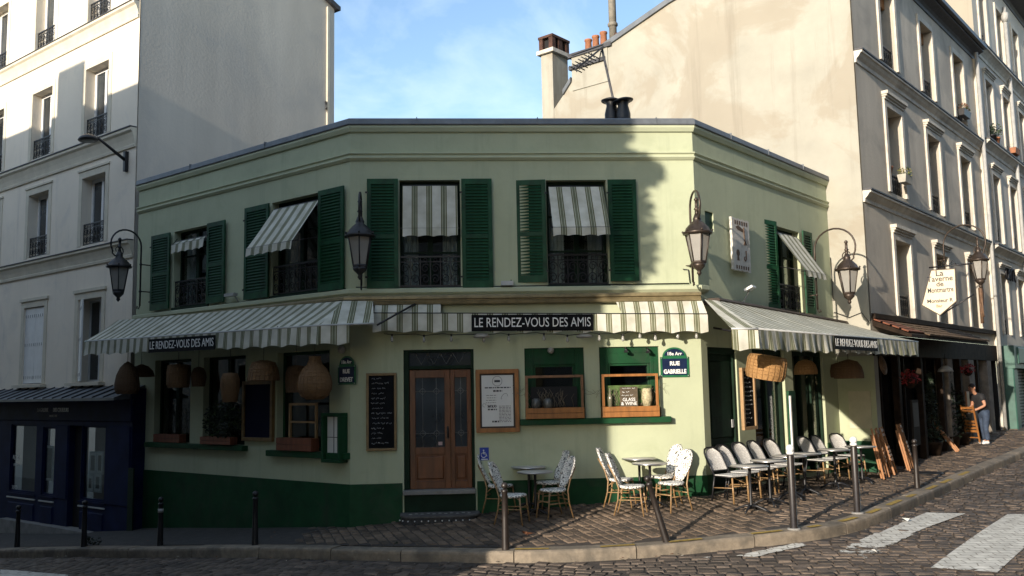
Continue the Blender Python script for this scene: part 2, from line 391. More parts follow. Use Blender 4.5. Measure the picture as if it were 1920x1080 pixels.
PAPER = mat('paper', (.62, .62, .59), .8, .04, 4)
INK = mat('ink', (.04, .04, .045), .8, .1, 4)
CHALKB = mat('chalkboard', (.010, .011, .013), .8, .4, 4, spec=.1)
CHALK = mat('chalk', (.42, .42, .42), .9, .2, 20)
SIGNW = mat('sign_white', (.75, .75, .72), .6, .05, 4)
SIGNB = mat('sign_black', (.008, .008, .009), .7, .2, 4, spec=.1)
PENDW = weave('white_black_weave', (.74, .73, .68), (.04, .04, .04), 44, .58)
RATTAN_SHADE = wicker('shade_toned_rattan', (.23, .13, .055), (.10, .05, .02))  # pale rattan darkened to carry the shade under the left awning
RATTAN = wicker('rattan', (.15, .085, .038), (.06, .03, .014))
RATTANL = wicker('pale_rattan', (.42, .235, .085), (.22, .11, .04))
BAMBOO = mat('bamboo', (.31, .19, .085), .4, .3, 14)
GREYWV = weave('grey_mesh', (.72, .71, .67), (.45, .44, .42), 90, .45)
TTOP = mat('grey_table_top', (.46, .44, .39), .5, .1, 8)
STEEL = mat('brushed_steel', (.5, .5, .5), .3, .1, 8, metal=.9)
GRAN = mat('granite_sett', (.118, .090, .068), .72, .3, 14, bump=.35, bscale=45, stain=(.7, .46, .62, (.060, .048, .039), .8))
GRANP = mat('paving_sett', (.150, .108, .074), .75, .3, 12, bump=.3, bscale=40, stain=(.7, .46, .62, (.085, .064, .047), .75))
JOINT = mat('joint_dirt', (.050, .041, .034), .95, .3, 10, bump=.3, bscale=60)
ASPH = mat('pavement_asphalt', (.050, .046, .043), .9, .25, 6, bump=.3, bscale=120)
KERB = mat('kerb_granite', (.235, .195, .145), .8, .22, 10, bump=.3, bscale=60, stain=(1.8, .47, .62, (.085, .075, .06), .75))
YELL = mat('yellow_paint', (.40, .27, .05), .8, .35, 14)
TERRA = mat('terracotta', (.33, .135, .065), .8, .25, 8)
LEAF = mat('leaf_green', (.05, .085, .022), .6, .4, 8)
LEAFD = mat('leaf_dark', (.014, .028, .012), .6, .4, 8)
LEAFB = mat('leaf_dry', (.20, .075, .03), .7, .4, 8)
REDF = mat('red_cloth', (.30, .012, .012), .7, .3, 8)
SOOT = mat('sooty_brick', (.085, .040, .026), .9, .4, 8)
SLATE = mat('slate', (.055, .055, .06), .6, .3, 6)
TEAL = mat('teal_paint', (.035, .105, .08), .5, .2, 4)
GREYP = mat('grey_pipe', (.36, .36, .34), .6, .15, 5)
CONC = mat('concrete', (.24, .235, .22), .9, .2, 5, bump=.2, bscale=40)
TILEM = mat('old_roof_tile', (.12, .075, .04), .85, .45, 9, stain=(3, .5, .7, (.05, .05, .03), .6))

# ================================================================== ground, road, pavement
def xy(fr, x, y=0.): p = fr.w(x, y, 0); return (p[0], p[1])
_kp = [(-150, 1036), (0, 1031), (150, 1029), (300, 1027), (478, 1028), (640, 1030), (760, 1032), (870, 1034), (960, 1035), (1090, 1032), (1180, 1027), (1320, 1013), (1430, 1004), (1520, 996), (1600, 981), (1650, 962), (1700, 940), (1780, 905), (1850, 874), (1920, 845), (2000, 812)]
_kg = np.array([ground(*p)[:2] for p in _kp])
_kg = np.vstack([_kg[0]+np.array([-14, 11]), _kg, _kg[-1]+np.array([12, 14])])
_d = np.concatenate([[0], np.cumsum(np.hypot(*np.diff(_kg, axis=0).T))])
_s = np.arange(0, _d[-1], .25)
KB = np.stack([np.interp(_s, _d, _kg[:, 0]), np.interp(_s, _d, _kg[:, 1])], 1)
for _ in range(14):
    KB[1:-1] = .25*KB[:-2]+.5*KB[1:-1]+.25*KB[2:]
_t = np.gradient(KB, axis=0); _t /= np.hypot(_t[:, 0], _t[:, 1])[:, None]
KN = np.stack([-_t[:, 1], _t[:, 0]], 1)      # towards the houses
KW = .30
WALLP = np.array([xy(FL, -30, .8), xy(FL, 0, .8), xy(FC, 0, .8), xy(FC, WC, .8), xy(FR, 0, .8), xy(FR, XR, .8), xy(FB, 1., .8), xy(FB, 40, .8)])
def near_wall(p):
    best = None
    for i in range(len(WALLP)-1):
        a, b = WALLP[i], WALLP[i+1]; t = np.clip(((p-a) @ (b-a))/((b-a) @ (b-a)), 0, 1); q = a+t*(b-a); d = np.hypot(*(q-p))
        if best is None or d < best[0]: best = (d, q)
    return best[1]
def inside(poly, x, y):
    x = np.asarray(x); y = np.asarray(y); c = np.zeros(x.shape, bool); n = len(poly); j = n-1
    for i in range(n):
        xi, yi = poly[i]; xj, yj = poly[j]
        if yi != yj: c ^= ((yi > y) != (yj > y)) & (x < (xj-xi)*(y-yi)/(yj-yi)+xi)
        j = i
    return c
PAVE_POLY = np.vstack([KB, WALLP[::-1]])
# base ground sheet under everything
gx = np.concatenate([np.linspace(-320, -24, 9), np.linspace(-22, 30, 105), np.linspace(34, 320, 9)])
gy = np.concatenate([np.linspace(-320, -6, 8), np.linspace(-4, 46, 101), np.linspace(50, 320, 8)])
X, Y = np.meshgrid(gx, gy); Z = Harr(X, Y)-.168
mb = MB(); nx = len(gx)
mb.add(np.stack([X, Y, Z], -1).reshape(-1, 3), [(j*nx+i, j*nx+i+1, (j+1)*nx+i+1, (j+1)*nx+i) for j in range(len(gy)-1) for i in range(nx-1)], True)
road = tag(mb.build('road', JOINT), 'dark road bed under the setts', kind='structure')
# pavement sheet
mb = MB(); rows = []
for i in range(len(KB)):
    a = KB[i]+KN[i]*(KW-.02); b = near_wall(KB[i]); rows.append([a+(b-a)*t for t in np.linspace(0, 1, 10)])
rows = np.array(rows); Zp = Harr(rows[..., 0], rows[..., 1])
vs = np.concatenate([rows, Zp[..., None]-.012], -1).reshape(-1, 3)
mb.m = 0
for j in range(len(KB)-1):
    for i in range(9): pass
mb.add(vs, [(j*10+i, j*10+i+1, (j+1)*10+i+1, (j+1)*10+i) for j in range(len(KB)-1) for i in range(9)], True)
pave = tag(mb.build('pavement', JOINT), 'cobbled pavement in front of the green cafe', kind='structure')
# asphalt skin of the lower pavement, left of the cafe corner
_q = ground(560, 1000); SPLIT = float(_q[0])
mb = MB(); vs2 = []; k = 0
sel = [j for j in range(len(KB)) if KB[j][0] < SPLIT+.2]
vs2 = np.concatenate([rows[sel], Zp[sel][..., None]-.006], -1).reshape(-1, 3)
mb.add(vs2, [(j*10+i, j*10+i+1, (j+1)*10+i+1, (j+1)*10+i) for j in range(len(sel)-1) for i in range(9)], True)
tag(mb.build('pavement', ASPH), 'smooth dark asphalt pavement below the blue shop', kind='structure')
# kerb stones
kerb = thing('kerb', 'rounded granite kerb of long stones around the corner pavement', 'kerb', Matrix.Translation((KB[60][0], KB[60][1], H(*KB[60]))))
kerb['kind'] = 'structure'
rng = random.Random(3)
j = 0
while j < len(KB)-6:
    n = rng.choice([5, 6, 7, 7]); e = min(j+n, len(KB)-1); mb = MB(); vs = []; sub = []
    dz = rng.uniform(-.008, .008)
    P = KB[j:e+1].copy(); Nn = KN[j:e+1]; Tt = np.stack([Nn[:, 1], -Nn[:, 0]], 1)
    P[0] = P[0]+Tt[0]*.008; P[-1] = P[-1]-Tt[-1]*.008
    prof = [(-.005, -.30), (.0, -.05), (.008, -.018), (.03, 0.), (KW-.03, .004), (KW-.012, -.012), (KW-.012, -.3)]
    for p, nn in zip(P, Nn):
        z = H(*p)+dz
        for d, zz in prof: vs.append((p[0]+nn[0]*d, p[1]+nn[1]*d, z+zz))
    m = len(prof)
    fs = [(i*m+k, i*m+(k+1) % m, (i+1)*m+(k+1) % m, (i+1)*m+k) for i in range(len(P)-1) for k in range(m)]
    fs += [tuple(range(m)), tuple(range(len(vs)-1, len(vs)-m-1, -1))]
    mb.add(vs, fs, False); mb.build('kerb_stone', KERB, kerb, Matrix.Identity(4)); j = e
# yellow dashes painted on the kerb
mb_y = []
for (x0, x1) in [(962, 1032), (1124, 1190), (1272, 1318), (1406, 1462), (1514, 1556), (1588, 1612), (1645, 1658), (1682, 1700), (1712, 1726), (1748, 1766), (1778, 1794), (1812, 1826)]:
    pts = []
    i0 = i1 = None
    best = [None, None]
    for k, xx in enumerate((x0, x1)):
        dd = []
        for i in range(len(KB)):
            p = KB[i]; c = np.array([p[0], p[1], H(*p)])-CAMP; zc = c @ _fwd
            dd.append(abs(960+FPX*(c @ _r2)/zc-xx) if zc > 1 else 1e9)
        i = int(np.argmin(dd)); best[k] = i
    i0, i1 = min(best), max(best)
    if i1 == i0: i1 += 1
    mb = MB(); vs = []
    for i in range(i0, i1+1):
        for d in (.06, .16): p = KB[i]+KN[i]*d; vs.append((p[0], p[1], H(*KB[i])+.014))
    mb.add(vs, [(2*i, 2*i+1, 2*i+3, 2*i+2) for i in range(i1-i0)], False)
    mb.build('painted_dash', YELL, kerb, Matrix.Identity(4))
# setts
def sett_template(ch, seed):
    r = random.Random(seed); vs = []
    for (sx, sy) in ((-1, -1), (1, -1), (1, 1), (-1, 1)):
        vs.append((sx, sy, -1.))
    j = [(1+r.uniform(-.06, .03), 1+r.uniform(-.06, .03)) for _ in range(4)]
    for k, (sx, sy) in enumerate(((-1, -1), (1, -1), (1, 1), (-1, 1))): vs.append((sx*j[k][0], sy*j[k][1], -.32+r.uniform(-.08, .08)))
    for k, (sx, sy) in enumerate(((-1, -1), (1, -1), (1, 1), (-1, 1))): vs.append((sx*(j[k][0]-ch), sy*(j[k][1]-ch*1.25), r.uniform(-.07, .07)))
    fs = [(8, 9, 10, 11)]
    for i in range(4):
        k = (i+1) % 4; fs += [(i, k, 4+k, 4+i), (4+i, 4+k, 8+k, 8+i)]
    return np.array(vs), fs
def lay_setts(parent, name, zones, m, ztop, most, label_stuff, seed):
    """zones: (angle, pitch_along, pitch_across, test(x, y)); most largest ones become parts of their own"""
    r = np.random.RandomState(seed); pts = []
    for ang, pa, pb, test, org in zones:
        u = np.array([cos(ang), sin(ang)]); v = np.array([-sin(ang), cos(ang)])
        for jj in range(-130, 131):
            off = r.uniform(0, pa); 
            x = off+np.cumsum(pa*r.uniform(.8, 1.22, 260))-pa*130
            y = np.full_like(x, jj*pb)+.03*np.sin(x*.9+jj*.05)
            wx = np.array(org)[0]+u[0]*x+v[0]*y; wy = np.array(org)[1]+u[1]*x+v[1]*y
            w = np.diff(np.append(x, x[-1]+pa)); w = np.minimum(w, pa*1.3)
            k = test(wx+u[0]*w*.5, wy+u[1]*w*.5)
            for a, b, c in zip(wx[k], wy[k], w[k]): pts.append((a+u[0]*c*.5, b+u[1]*c*.5, ang, c*.5-.007, pb*.5-.007))
    pts = np.array(pts)
    # keep what the camera and its neighbours can see
    zz = Harr(pts[:, 0], pts[:, 1])+ztop
    c = np.stack([pts[:, 0], pts[:, 1], zz-CZ], 1); dep = c @ _fwd
    px = 960+FPX*(c @ _r2)/dep; py = 540-FPX*(c @ _u2)/dep
    k = (dep > 3) & (px > -420) & (px < 2340) & (py < 1290) & (dep < 33)
    pts, zz, px, py, dep = pts[k], zz[k], px[k], py[k], dep[k]
    vis = (px > 4) & (px < 1916) & (py < 1074)
    score = np.where(vis, 1/dep, 0); order = np.argsort(-score)
    big = set(order[:most].tolist())
    gxx = (Harr(pts[:, 0]+.1, pts[:, 1])-Harr(pts[:, 0]-.1, pts[:, 1]))/.2; gyy = (Harr(pts[:, 0], pts[:, 1]+.1)-Harr(pts[:, 0], pts[:, 1]-.1))/.2
    T = [sett_template(ch, s) for s, ch in enumerate((.10, .13, .09, .14, .11, .12))]
    mes = []
    for vs, fs in T:
        q = MB(); q.add(vs, fs, False); mes.append(q.build(name, m, mesh_only=True))
    V = []; Fq = []; nb = 0; F0 = np.array(T[0][1])
    dzs = r.normal(0, .0045, len(pts)); rots = r.normal(0, .03, len(pts)); tl = r.normal(0, .018, (len(pts), 2)); ti = r.randint(0, 6, len(pts))
    for i in range(len(pts)):
        x, y, ang, hx, hy = pts[i]; a = ang+rots[i]; ux, uy = cos(a), sin(a); hz = .07
        gx_, gy_ = gxx[i]+tl[i, 0], gyy[i]+tl[i, 1]
        A = np.array([[ux*hx, -uy*hy, 0, x], [uy*hx, ux*hy, 0, y], [(gx_*ux+gy_*uy)*hx, (-gx_*uy+gy_*ux)*hy, hz, zz[i]+dzs[i]], [0, 0, 0, 1]])
        if i in big:
            inst(name, mes[ti[i]], Matrix(A.tolist()), parent)
        else:
            V.append(T[ti[i]][0] @ A[:3, :3].T + A[:3, 3]); Fq.append(F0+nb); nb += 12
    if V:
        me = bpy.data.meshes.new(name); V = np.concatenate(V); Fq = np.concatenate(Fq)
        me.vertices.add(len(V)); me.vertices.foreach_set('co', V.ravel()); me.loops.add(Fq.size); me.loops.foreach_set('vertex_index', Fq.ravel().astype(np.int32))
        me.polygons.add(len(Fq)); me.polygons.foreach_set('loop_start', np.arange(0, Fq.size, 4, dtype=np.int32)); me.polygons.foreach_set('loop_total', np.full(len(Fq), 4, np.int32))
        me.materials.append(m); me.update(calc_edges=True)
        o = inst(name+'s', me, Matrix.Identity(4), parent); o['kind'] = 'stuff'
def rand_tint(m, lo=.5, hi=1.38):
    """each stone its own shade: random per object and per mesh island"""
    t = m.node_tree; N = t.nodes; L = t.links; b = N['Principled BSDF']; src = b.inputs['Base Color'].links[0].from_socket
    oi = N.new('ShaderNodeObjectInfo'); ge = N.new('ShaderNodeNewGeometry'); ad = N.new('ShaderNodeMath'); ad.operation = 'ADD'
    L.new(oi.outputs['Random'], ad.inputs[0]); L.new(ge.outputs['Random Per Island'], ad.inputs[1])
    fr = N.new('ShaderNodeMath'); fr.operation = 'FRACT'; L.new(ad.outputs[0], fr.inputs[0])
    mr = N.new('ShaderNodeMapRange'); mr.inputs[3].default_value = lo; mr.inputs[4].default_value = hi; L.new(fr.outputs[0], mr.inputs[0])
    x = N.new('ShaderNodeMix'); x.data_type = 'RGBA'; x.blend_type = 'MULTIPLY'; x.inputs[0].default_value = 1
    L.new(src, x.inputs[6]); L.new(mr.outputs[0], x.inputs[7]); L.new(x.outputs[2], b.inputs['Base Color'])
    # use world position so that stones carried as objects keep their grain
    for n in list(N):
        if n.bl_idname == 'ShaderNodeTexCoord':
            for lk in list(n.outputs['Object'].links): L.new(ge.outputs['Position'], lk.to_socket)
rand_tint(GRAN); rand_tint(GRANP); rand_tint(KERB, .82, 1.12)
KIN = KB+KN*(KW+.06)
PIN = np.vstack([KIN, WALLP[::-1]]); ROADOUT = np.vstack([KB-KN*.07, WALLP[::-1]])
def t_pave_c(x, y): return inside(PIN, x, y) & (x > SPLIT+.1) & ((x-CRp[0])*cos(R(20))-(y-CRp[1])*-sin(R(-20)) < .9-(16-y)*.05) 
def side(x, y): return (x-3.6)*.93-(13.4-y)*-.36*-1 > 0
def t_pc(x, y): return inside(PIN, x, y) & (x > SPLIT+.12) & ((x-3.6)*.93+(y-13.4)*-.36 <= 0)
def t_pr(x, y): return inside(PIN, x, y) & ((x-3.6)*.93+(y-13.4)*-.36 > .0) & (x < 16)
lay_setts(pave, 'paving_sett', [(A_C+pi/2+.25, .25, .15, t_pc, (0., 14.)), (A_R-pi/2+.12, .25, .15, t_pr, (4., 15.))], GRANP, 0., 300, '', 5)
def t_r1(x, y): return ~inside(ROADOUT, x, y) & (x < 1.2+(12.5-y)*.6) & (x > -16)
def t_r2(x, y): return ~inside(ROADOUT, x, y) & (x > 1.3+(12.5-y)*.6) & (x < 24)
lay_setts(road, 'road_sett', [(R(-24), .21, .145, t_r1, (-4, 11.)), (R(-7), .225, .155, t_r2, (4, 11.))], GRAN, -.15, 300, '', 6)

# worn white crossing stripes
def paint_mat(name, wear, dark=.52):
    m = mat(name, (.68, .665, .60), .75, .15, 8, bump=.3, bscale=40, stain=(3.5, .45, .7, (.33, .31, .27), .6)); t = m.node_tree; N = t.nodes; L = t.links
    ge = N.new('ShaderNodeNewGeometry'); n = N.new('ShaderNodeTexNoise'); n.inputs['Scale'].default_value = 5.; n.inputs['Detail'].default_value = 8; n.inputs['Roughness'].default_value = .7; L.new(ge.outputs['Position'], n.inputs['Vector'])
    uv = N.new('ShaderNodeUVMap'); sp = N.new('ShaderNodeSeparateXYZ'); L.new(uv.outputs[0], sp.inputs[0])
    ad = N.new('ShaderNodeMath'); ad.operation = 'ADD'; L.new(n.outputs[0], ad.inputs[0]); L.new(sp.outputs[0], ad.inputs[1])
    r = N.new('ShaderNodeValToRGB'); r.color_ramp.elements[0].position = wear; r.color_ramp.elements[1].position = wear+.06; L.new(ad.outputs[0], r.inputs[0])
    br = N.new('ShaderNodeTexBrick'); mpb = N.new('ShaderNodeMapping'); mpb.inputs['Rotation'].default_value = (0, 0, R(7)); L.new(ge.outputs['Position'], mpb.inputs[0]); nd = N.new('ShaderNodeTexNoise'); nd.inputs['Scale'].default_value = 4; L.new(ge.outputs['Position'], nd.inputs['Vector'])
    vm = N.new('ShaderNodeVectorMath'); vm.operation = 'MULTIPLY_ADD'; vm.inputs[1].default_value = (.09, .09, 0); L.new(nd.outputs['Color'], vm.inputs[0]); L.new(mpb.outputs[0], vm.inputs[2]); L.new(vm.outputs[0], br.inputs['Vector'])
    br.inputs['Scale'].default_value = 1; br.inputs['Brick Width'].default_value = .225; br.inputs['Row Height'].default_value = .155; br.inputs['Mortar Size'].default_value = .014; br.inputs['Mortar Smooth'].default_value = .9
    br.inputs['Color1'].default_value = (1, 1, 1, 1); br.inputs['Color2'].default_value = (.86, .86, .86, 1); br.inputs['Mortar'].default_value = (.66, .64, .6, 1)
    b = N['Principled BSDF']; src = b.inputs['Base Color'].links[0].from_socket; xm = N.new('ShaderNodeMix'); xm.data_type = 'RGBA'; xm.blend_type = 'MULTIPLY'; xm.inputs[0].default_value = 1; L.new(src, xm.inputs[6]); L.new(br.outputs['Color'], xm.inputs[7]); L.new(xm.outputs[2], b.inputs['Base Color'])
    tr = N.new('ShaderNodeBsdfTransparent'); ms = N.new('ShaderNodeMixShader'); L.new(r.outputs[0], ms.inputs[0]); L.new(tr.outputs[0], ms.inputs[1]); L.new(N['Principled BSDF'].outputs[0], ms.inputs[2])
    am = N.new('ShaderNodeMath'); am.operation = 'MULTIPLY_ADD'; am.inputs[1].default_value = -.35; am.inputs[2].default_value = 1; L.new(br.outputs['Fac'], am.inputs[0])
    a2 = N.new('ShaderNodeMath'); a2.operation = 'MULTIPLY'; L.new(am.outputs[0], a2.inputs[0]); L.new(r.outputs[0], a2.inputs[1]); L.new(a2.outputs[0], ms.inputs[0])
    L.new(ms.outputs[0], N['Material Output'].inputs[0]); return m
PAINT = paint_mat('worn_road_paint', .42)
def stripe(poly, solid, label):
    """four road corners (picture points on the road) and how solid the paint is at each end"""
    P = [ground(*p, dz=-.15) for p in poly]; mb = MB()
    def fn(u, v):
        a = P[0]+(P[1]-P[0])*u; b = P[3]+(P[2]-P[3])*u; q = a+(b-a)*v; return (q[0], q[1], H(q[0], q[1])-.15+.012)
    def uvf(u, v):
        e = min(u, 1-u, .1)*10; g = min(v, 1-v, .05)*20
        return (solid[0]+(solid[1]-solid[0])*v-.22*(1-min(e, g)), v)
    mb.grid(fn, 16, 60, uvf)
    o = mb.build('crossing_stripe', PAINT); return tag(o, label, 'road marking', 'crossing stripes', 'structure')
stripe([(1738, 962), (1811, 964), (1690, 1010), (1596, 1025)], (.25, .10), 'shorter white crossing stripe with a solid upper half and crumbling lower end')
stripe([(1640, 1000), (1715, 1003), (1612, 1062), (1515, 1060)], (.12, -.22), 'patchy worn lower end of the shorter crossing stripe')
stripe([(1890, 965), (1995, 966), (1870, 1075), (1745, 1066)], (.3, .2), 'broad solid white crossing stripe at the right edge of the road')
stripe([(1505, 1017), (1517, 1024), (1415, 1046), (1375, 1044)], (.05, .10), 'small worn white patch of paint near the kerb by the first tall bollard')
stripe([(1340, 1040), (1352, 1048), (1320, 1058), (1290, 1052)], (-.12, -.16), 'tiny faded scrap of white paint below the kerb joint')
stripe([(0, 1069), (128, 1079), (120, 1095), (-10, 1090)], (.2, .1), 'pale painted mark on the dark cobbles at lower left')

# ================================================================== windows and mouldings
def railing_mb(x0, x1, y, z0, z1, scroll=True):
    m = MB(); m.box(x0, x1, y-.015, y+.015, z1-.03, z1); m.box(x0, x1, y-.012, y+.012, z0, z0+.022); m.box(x0, x1, y-.010, y+.010, z1-.115, z1-.10)
    w = x1-x0; n = max(3, int(round(w/.17))); dx = w/n; h = z1-.115-z0-.02
    for i in range(n+1): m.box(x0+i*dx-.008, x0+i*dx+.008, y-.008, y+.008, z0, z1-.03)
    if scroll:
        for i in range(n):
            cx = x0+(i+.5)*dx; cz = z0+.02+h*.5
            for s in (1, -1):
                pts = []
                for k in range(13):
                    a = k/12*2.6*pi; rr = (dx*.46)*(1-.72*k/12); pts.append((cx+rr*cos(a)*s, y, cz+s*(h*.24)+rr*sin(a)*1.15))
                m.tube(pts, .009, 4)
            m.tube([(cx+.03*cos(a), y, z1-.07+.03*sin(a)) for a in np.linspace(0, 2*pi, 7)[:-1]], .007, 4, True)
    return m
def window(parent, fr, r, depth, fm, pm, bars=1, rail=0, rail_y=.06, curtains=None, mid=True, t=.055):
    """frame with two leaves and their panes set back in a wall opening"""
    a, b, c, d = r; y = depth-.06; fb = MB()
    fb.box(a, a+t, y, depth, c, d).box(b-t, b, y, depth, c, d).box(a+t, b-t, y, depth, d-t, d).box(a+t, b-t, y, depth, c, c+t)
    xm = (a+b)/2
    if mid: fb.box(xm-.05, xm+.05, y-.012, depth-.003, c+t, d-t)
    for k in range(1, bars+1):
        z = c+(d-c)*k/(bars+1)
        for (p, q) in (((a+t, xm-.05), (xm+.05, b-t)) if mid else ((a+t, b-t),)): fb.box(p, q, y+.012, depth-.003, z-.016, z+.016)
    w = fb.build('window', fm, parent, fr.M)
    for (p, q) in (((a+t, xm-.05), (xm+.05, b-t)) if mid else ((a+t, b-t),)):
        MB().box(p, q, depth-.03, depth-.02, c+t, d-t).build('pane', pm, w, fr.M)
    if curtains:
        for (p, q) in ((a+t+.01, a+(b-a)*.3), (b-(b-a)*.3, b-t-.01)):
            g = MB(); g.grid(lambda u, v, p=p, q=q: (p+(q-p)*u, depth+.06+.025*sin(u*22), c+t+(d-c-2*t)*v), 24, 2); g.build('curtain', curtains, w, fr.M)
    if rail: railing_mb(a+.005, b-.005, rail_y, c+.03, c+.03+rail).build('railing', IRON, w, fr.M)
    return w
def surround(mb, r, w=.16, y=-.03, head=.0, sill=False):
    a, b, c, d = r
    mb.box(a-w, a-.002, y, .02, c, d+w).box(b+.002, b+w, y, .02, c, d+w).box(a-.002, b+.002, y, .02, d+.002, d+w)
    if head:
        mb.box(a-w-.01, b+w+.01, y-.03, .02, d+w+.002, d+w+.06).box(a-w-.03, b+w+.03, y-.07, .02, d+w+.063, d+w+.11).box(a-w-.05, b+w+.05, y-.11, .02, d+w+.113, d+w+head*.75)
    return mb

# ================================================================== the cafe
cafe = thing('cafe_building', 'low sage green corner cafe with dark green shutters and striped awnings', 'building', FC.at(2.9, 0, 0))
ZT = 7.04
def zx(fr, x0, x1, z0, z1): return (x0, x1, z0, z1)
W1, W2 = (-5.68, -4.35, 4.13, 5.80), (-2.26, -.80, 4.12, 5.95)
G1, G2, G3 = (-6.33, -4.94, 1.26, 3.02), (-4.48, -3.05, 1.26, 3.02), (-2.05, -.55, 1.20, 3.02)
W3, W4 = (.875, 1.965, 4.08, 6.04), (3.535, 4.64, 4.09, 6.03)
DR, P1, P2 = (.93, 2.17, .30, 2.975), (3.075, 4.145, 1.715, 2.97), (4.42, 5.505, 1.715, 2.97)
W5, HT = (3.40, 4.66, 3.80, 5.60), (.36, .69, 5.14, 5.50)
T1, T2, T3 = (.22, 1.36, .32, 2.95), (2.04, 3.52, .32, 2.95), (3.93, 5.62, .32, 2.95)
for fr, x0, x1, ops in ((FL, XL, 0, (W1, W2, G1, G2, G3)), (FC, 0, WC, (W3, W4, DR, P1, P2)), (FR, 0, XR, (W5, HT, T1, T2, T3))):
    wall(MB(), x0, x1, -1.6, ZT, ops, .24).build('wall', SAGE, cafe, fr.M)
    # dark rooms behind the glass
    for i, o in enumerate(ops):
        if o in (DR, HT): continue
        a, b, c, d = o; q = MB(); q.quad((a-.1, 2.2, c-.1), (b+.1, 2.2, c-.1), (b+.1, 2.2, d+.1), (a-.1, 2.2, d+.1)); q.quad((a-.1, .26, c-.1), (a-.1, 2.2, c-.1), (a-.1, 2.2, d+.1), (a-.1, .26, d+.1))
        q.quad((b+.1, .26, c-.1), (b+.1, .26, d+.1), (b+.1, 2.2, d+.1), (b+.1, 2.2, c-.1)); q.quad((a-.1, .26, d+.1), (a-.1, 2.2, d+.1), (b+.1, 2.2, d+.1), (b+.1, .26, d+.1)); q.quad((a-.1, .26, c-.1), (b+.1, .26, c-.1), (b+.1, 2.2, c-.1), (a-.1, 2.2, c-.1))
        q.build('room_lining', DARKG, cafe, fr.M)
RL = [FL.w(XL, 0, 0), FL.w(0, 0, 0), FC.w(WC, 0, 0), FR.w(XR, 0, 0)]
back = [FR.w(XR, 5.5, 0), FL.w(XL, 6.5, 0)]
MB().prismz([(p[0], p[1]) for p in RL+back], 6.98, 7.02).build('roof', ZINC, cafe, Matrix.Identity(4))
q = MB(); q.quad((back[0][0], back[0][1], -1), (back[1][0], back[1][1], -1), (back[1][0], back[1][1], 7.), (back[0][0], back[0][1], 7.)); q.build('wall', SAGE, cafe, Matrix.Identity(4))
sweep(RL, [(-.02, 7.043), (.085, 7.043), (.095, 7.06), (.085, 7.15), (.05, 7.175), (-.25, 7.20), (-.25, 7.043)]).build('coping', ZINC, cafe, Matrix.Identity(4))
for k, (fr, xs) in enumerate(((FL, (-5, -2.4)), (FC, (1.2, 3.4, 5.6)), (FR, (1.4, 3.1, 4.9)))):
    for x in xs: MB().box(x-.008, x+.008, -.101, -.02, 7.05, 7.182).build('coping_seam', ZINC, cafe, fr.M)
sweep(RL, [(-.01, 6.93), (.035, 6.93), (.07, 7.0), (.07, 7.041), (-.01, 7.041)]).build('cornice', SAGE_T, cafe, Matrix.Identity(4))
sweep(RL, [(-.01, 6.40), (.02, 6.40), (.035, 6.42), (.055, 6.44), (.055, 6.455), (.03, 6.47), (.03, 6.50), (.06, 6.52), (.06, 6.54), (-.01, 6.54)]).build('string_course', SAGE_T, cafe, Matrix.Identity(4))
sweep([RL[0], RL[1], RL[2], FR.w(.25, 0, 0)], [(-.01, 3.94), (.04, 3.94), (.09, 3.99), (.09, 4.055), (.06, 4.07), (-.01, 4.075)]).build('string_course', SAGE_T, cafe, Matrix.Identity(4))
PZ = .66
sweep([RL[0], RL[1], FC.w(DR[0]-.03, 0, 0)], [(-.01, -1.7), (.022, -1.7), (.022, PZ), (-.01, PZ)]).build('plinth', GREEN, cafe, Matrix.Identity(4))
sweep([FC.w(DR[1]+.03, 0, 0), RL[2], FR.w(T1[0], 0, 0)], [(-.01, -1.), (.022, -1.), (.022, PZ), (-.01, PZ)]).build('plinth', GREEN, cafe, Matrix.Identity(4))
for a, b in ((T1[1], T2[0]), (T2[1], T3[0]), (T3[1], XR)): MB().box(a, b, -.022, .01, -.6, PZ+.25).build('plinth', GREEN, cafe, FR.M)
MB().box(-6.49, -2.94, -.13, .02, 1.16, 1.262).build('window_sill', GREEN, cafe, FL.M, .012)
MB().box(-2.22, .0, -.13, .02, 1.09, 1.202).build('window_sill', GREEN, cafe, FL.M, .012)
MB().box(2.97, 5.66, -.14, .02, 1.61, 1.716).build('window_sill', GREEN, cafe, FC.M, .012)
for fr, o in ((FL, W1), (FL, W2), (FC, W3), (FC, W4), (FR, W5)): MB().box(o[0]-.02, o[1]+.02, -.04, .1, o[2]-.05, o[2]).build('window_sill', DARKG, cafe, fr.M)
CURT = mat('net_curtain', (.42, .42, .40), .9, .1, 6)
for fr, o in ((FL, W1), (FL, W2), (FC, W3), (FC, W4), (FR, W5)):
    window(cafe, fr, o, .22, DARKG, GLASS, 2, .55, .05, CURT)
MB().box(HT[0]+.002, HT[1]-.002, .03, .06, HT[2]+.002, HT[3]-.002).build('hatch', GREEN2, cafe, FR.M)
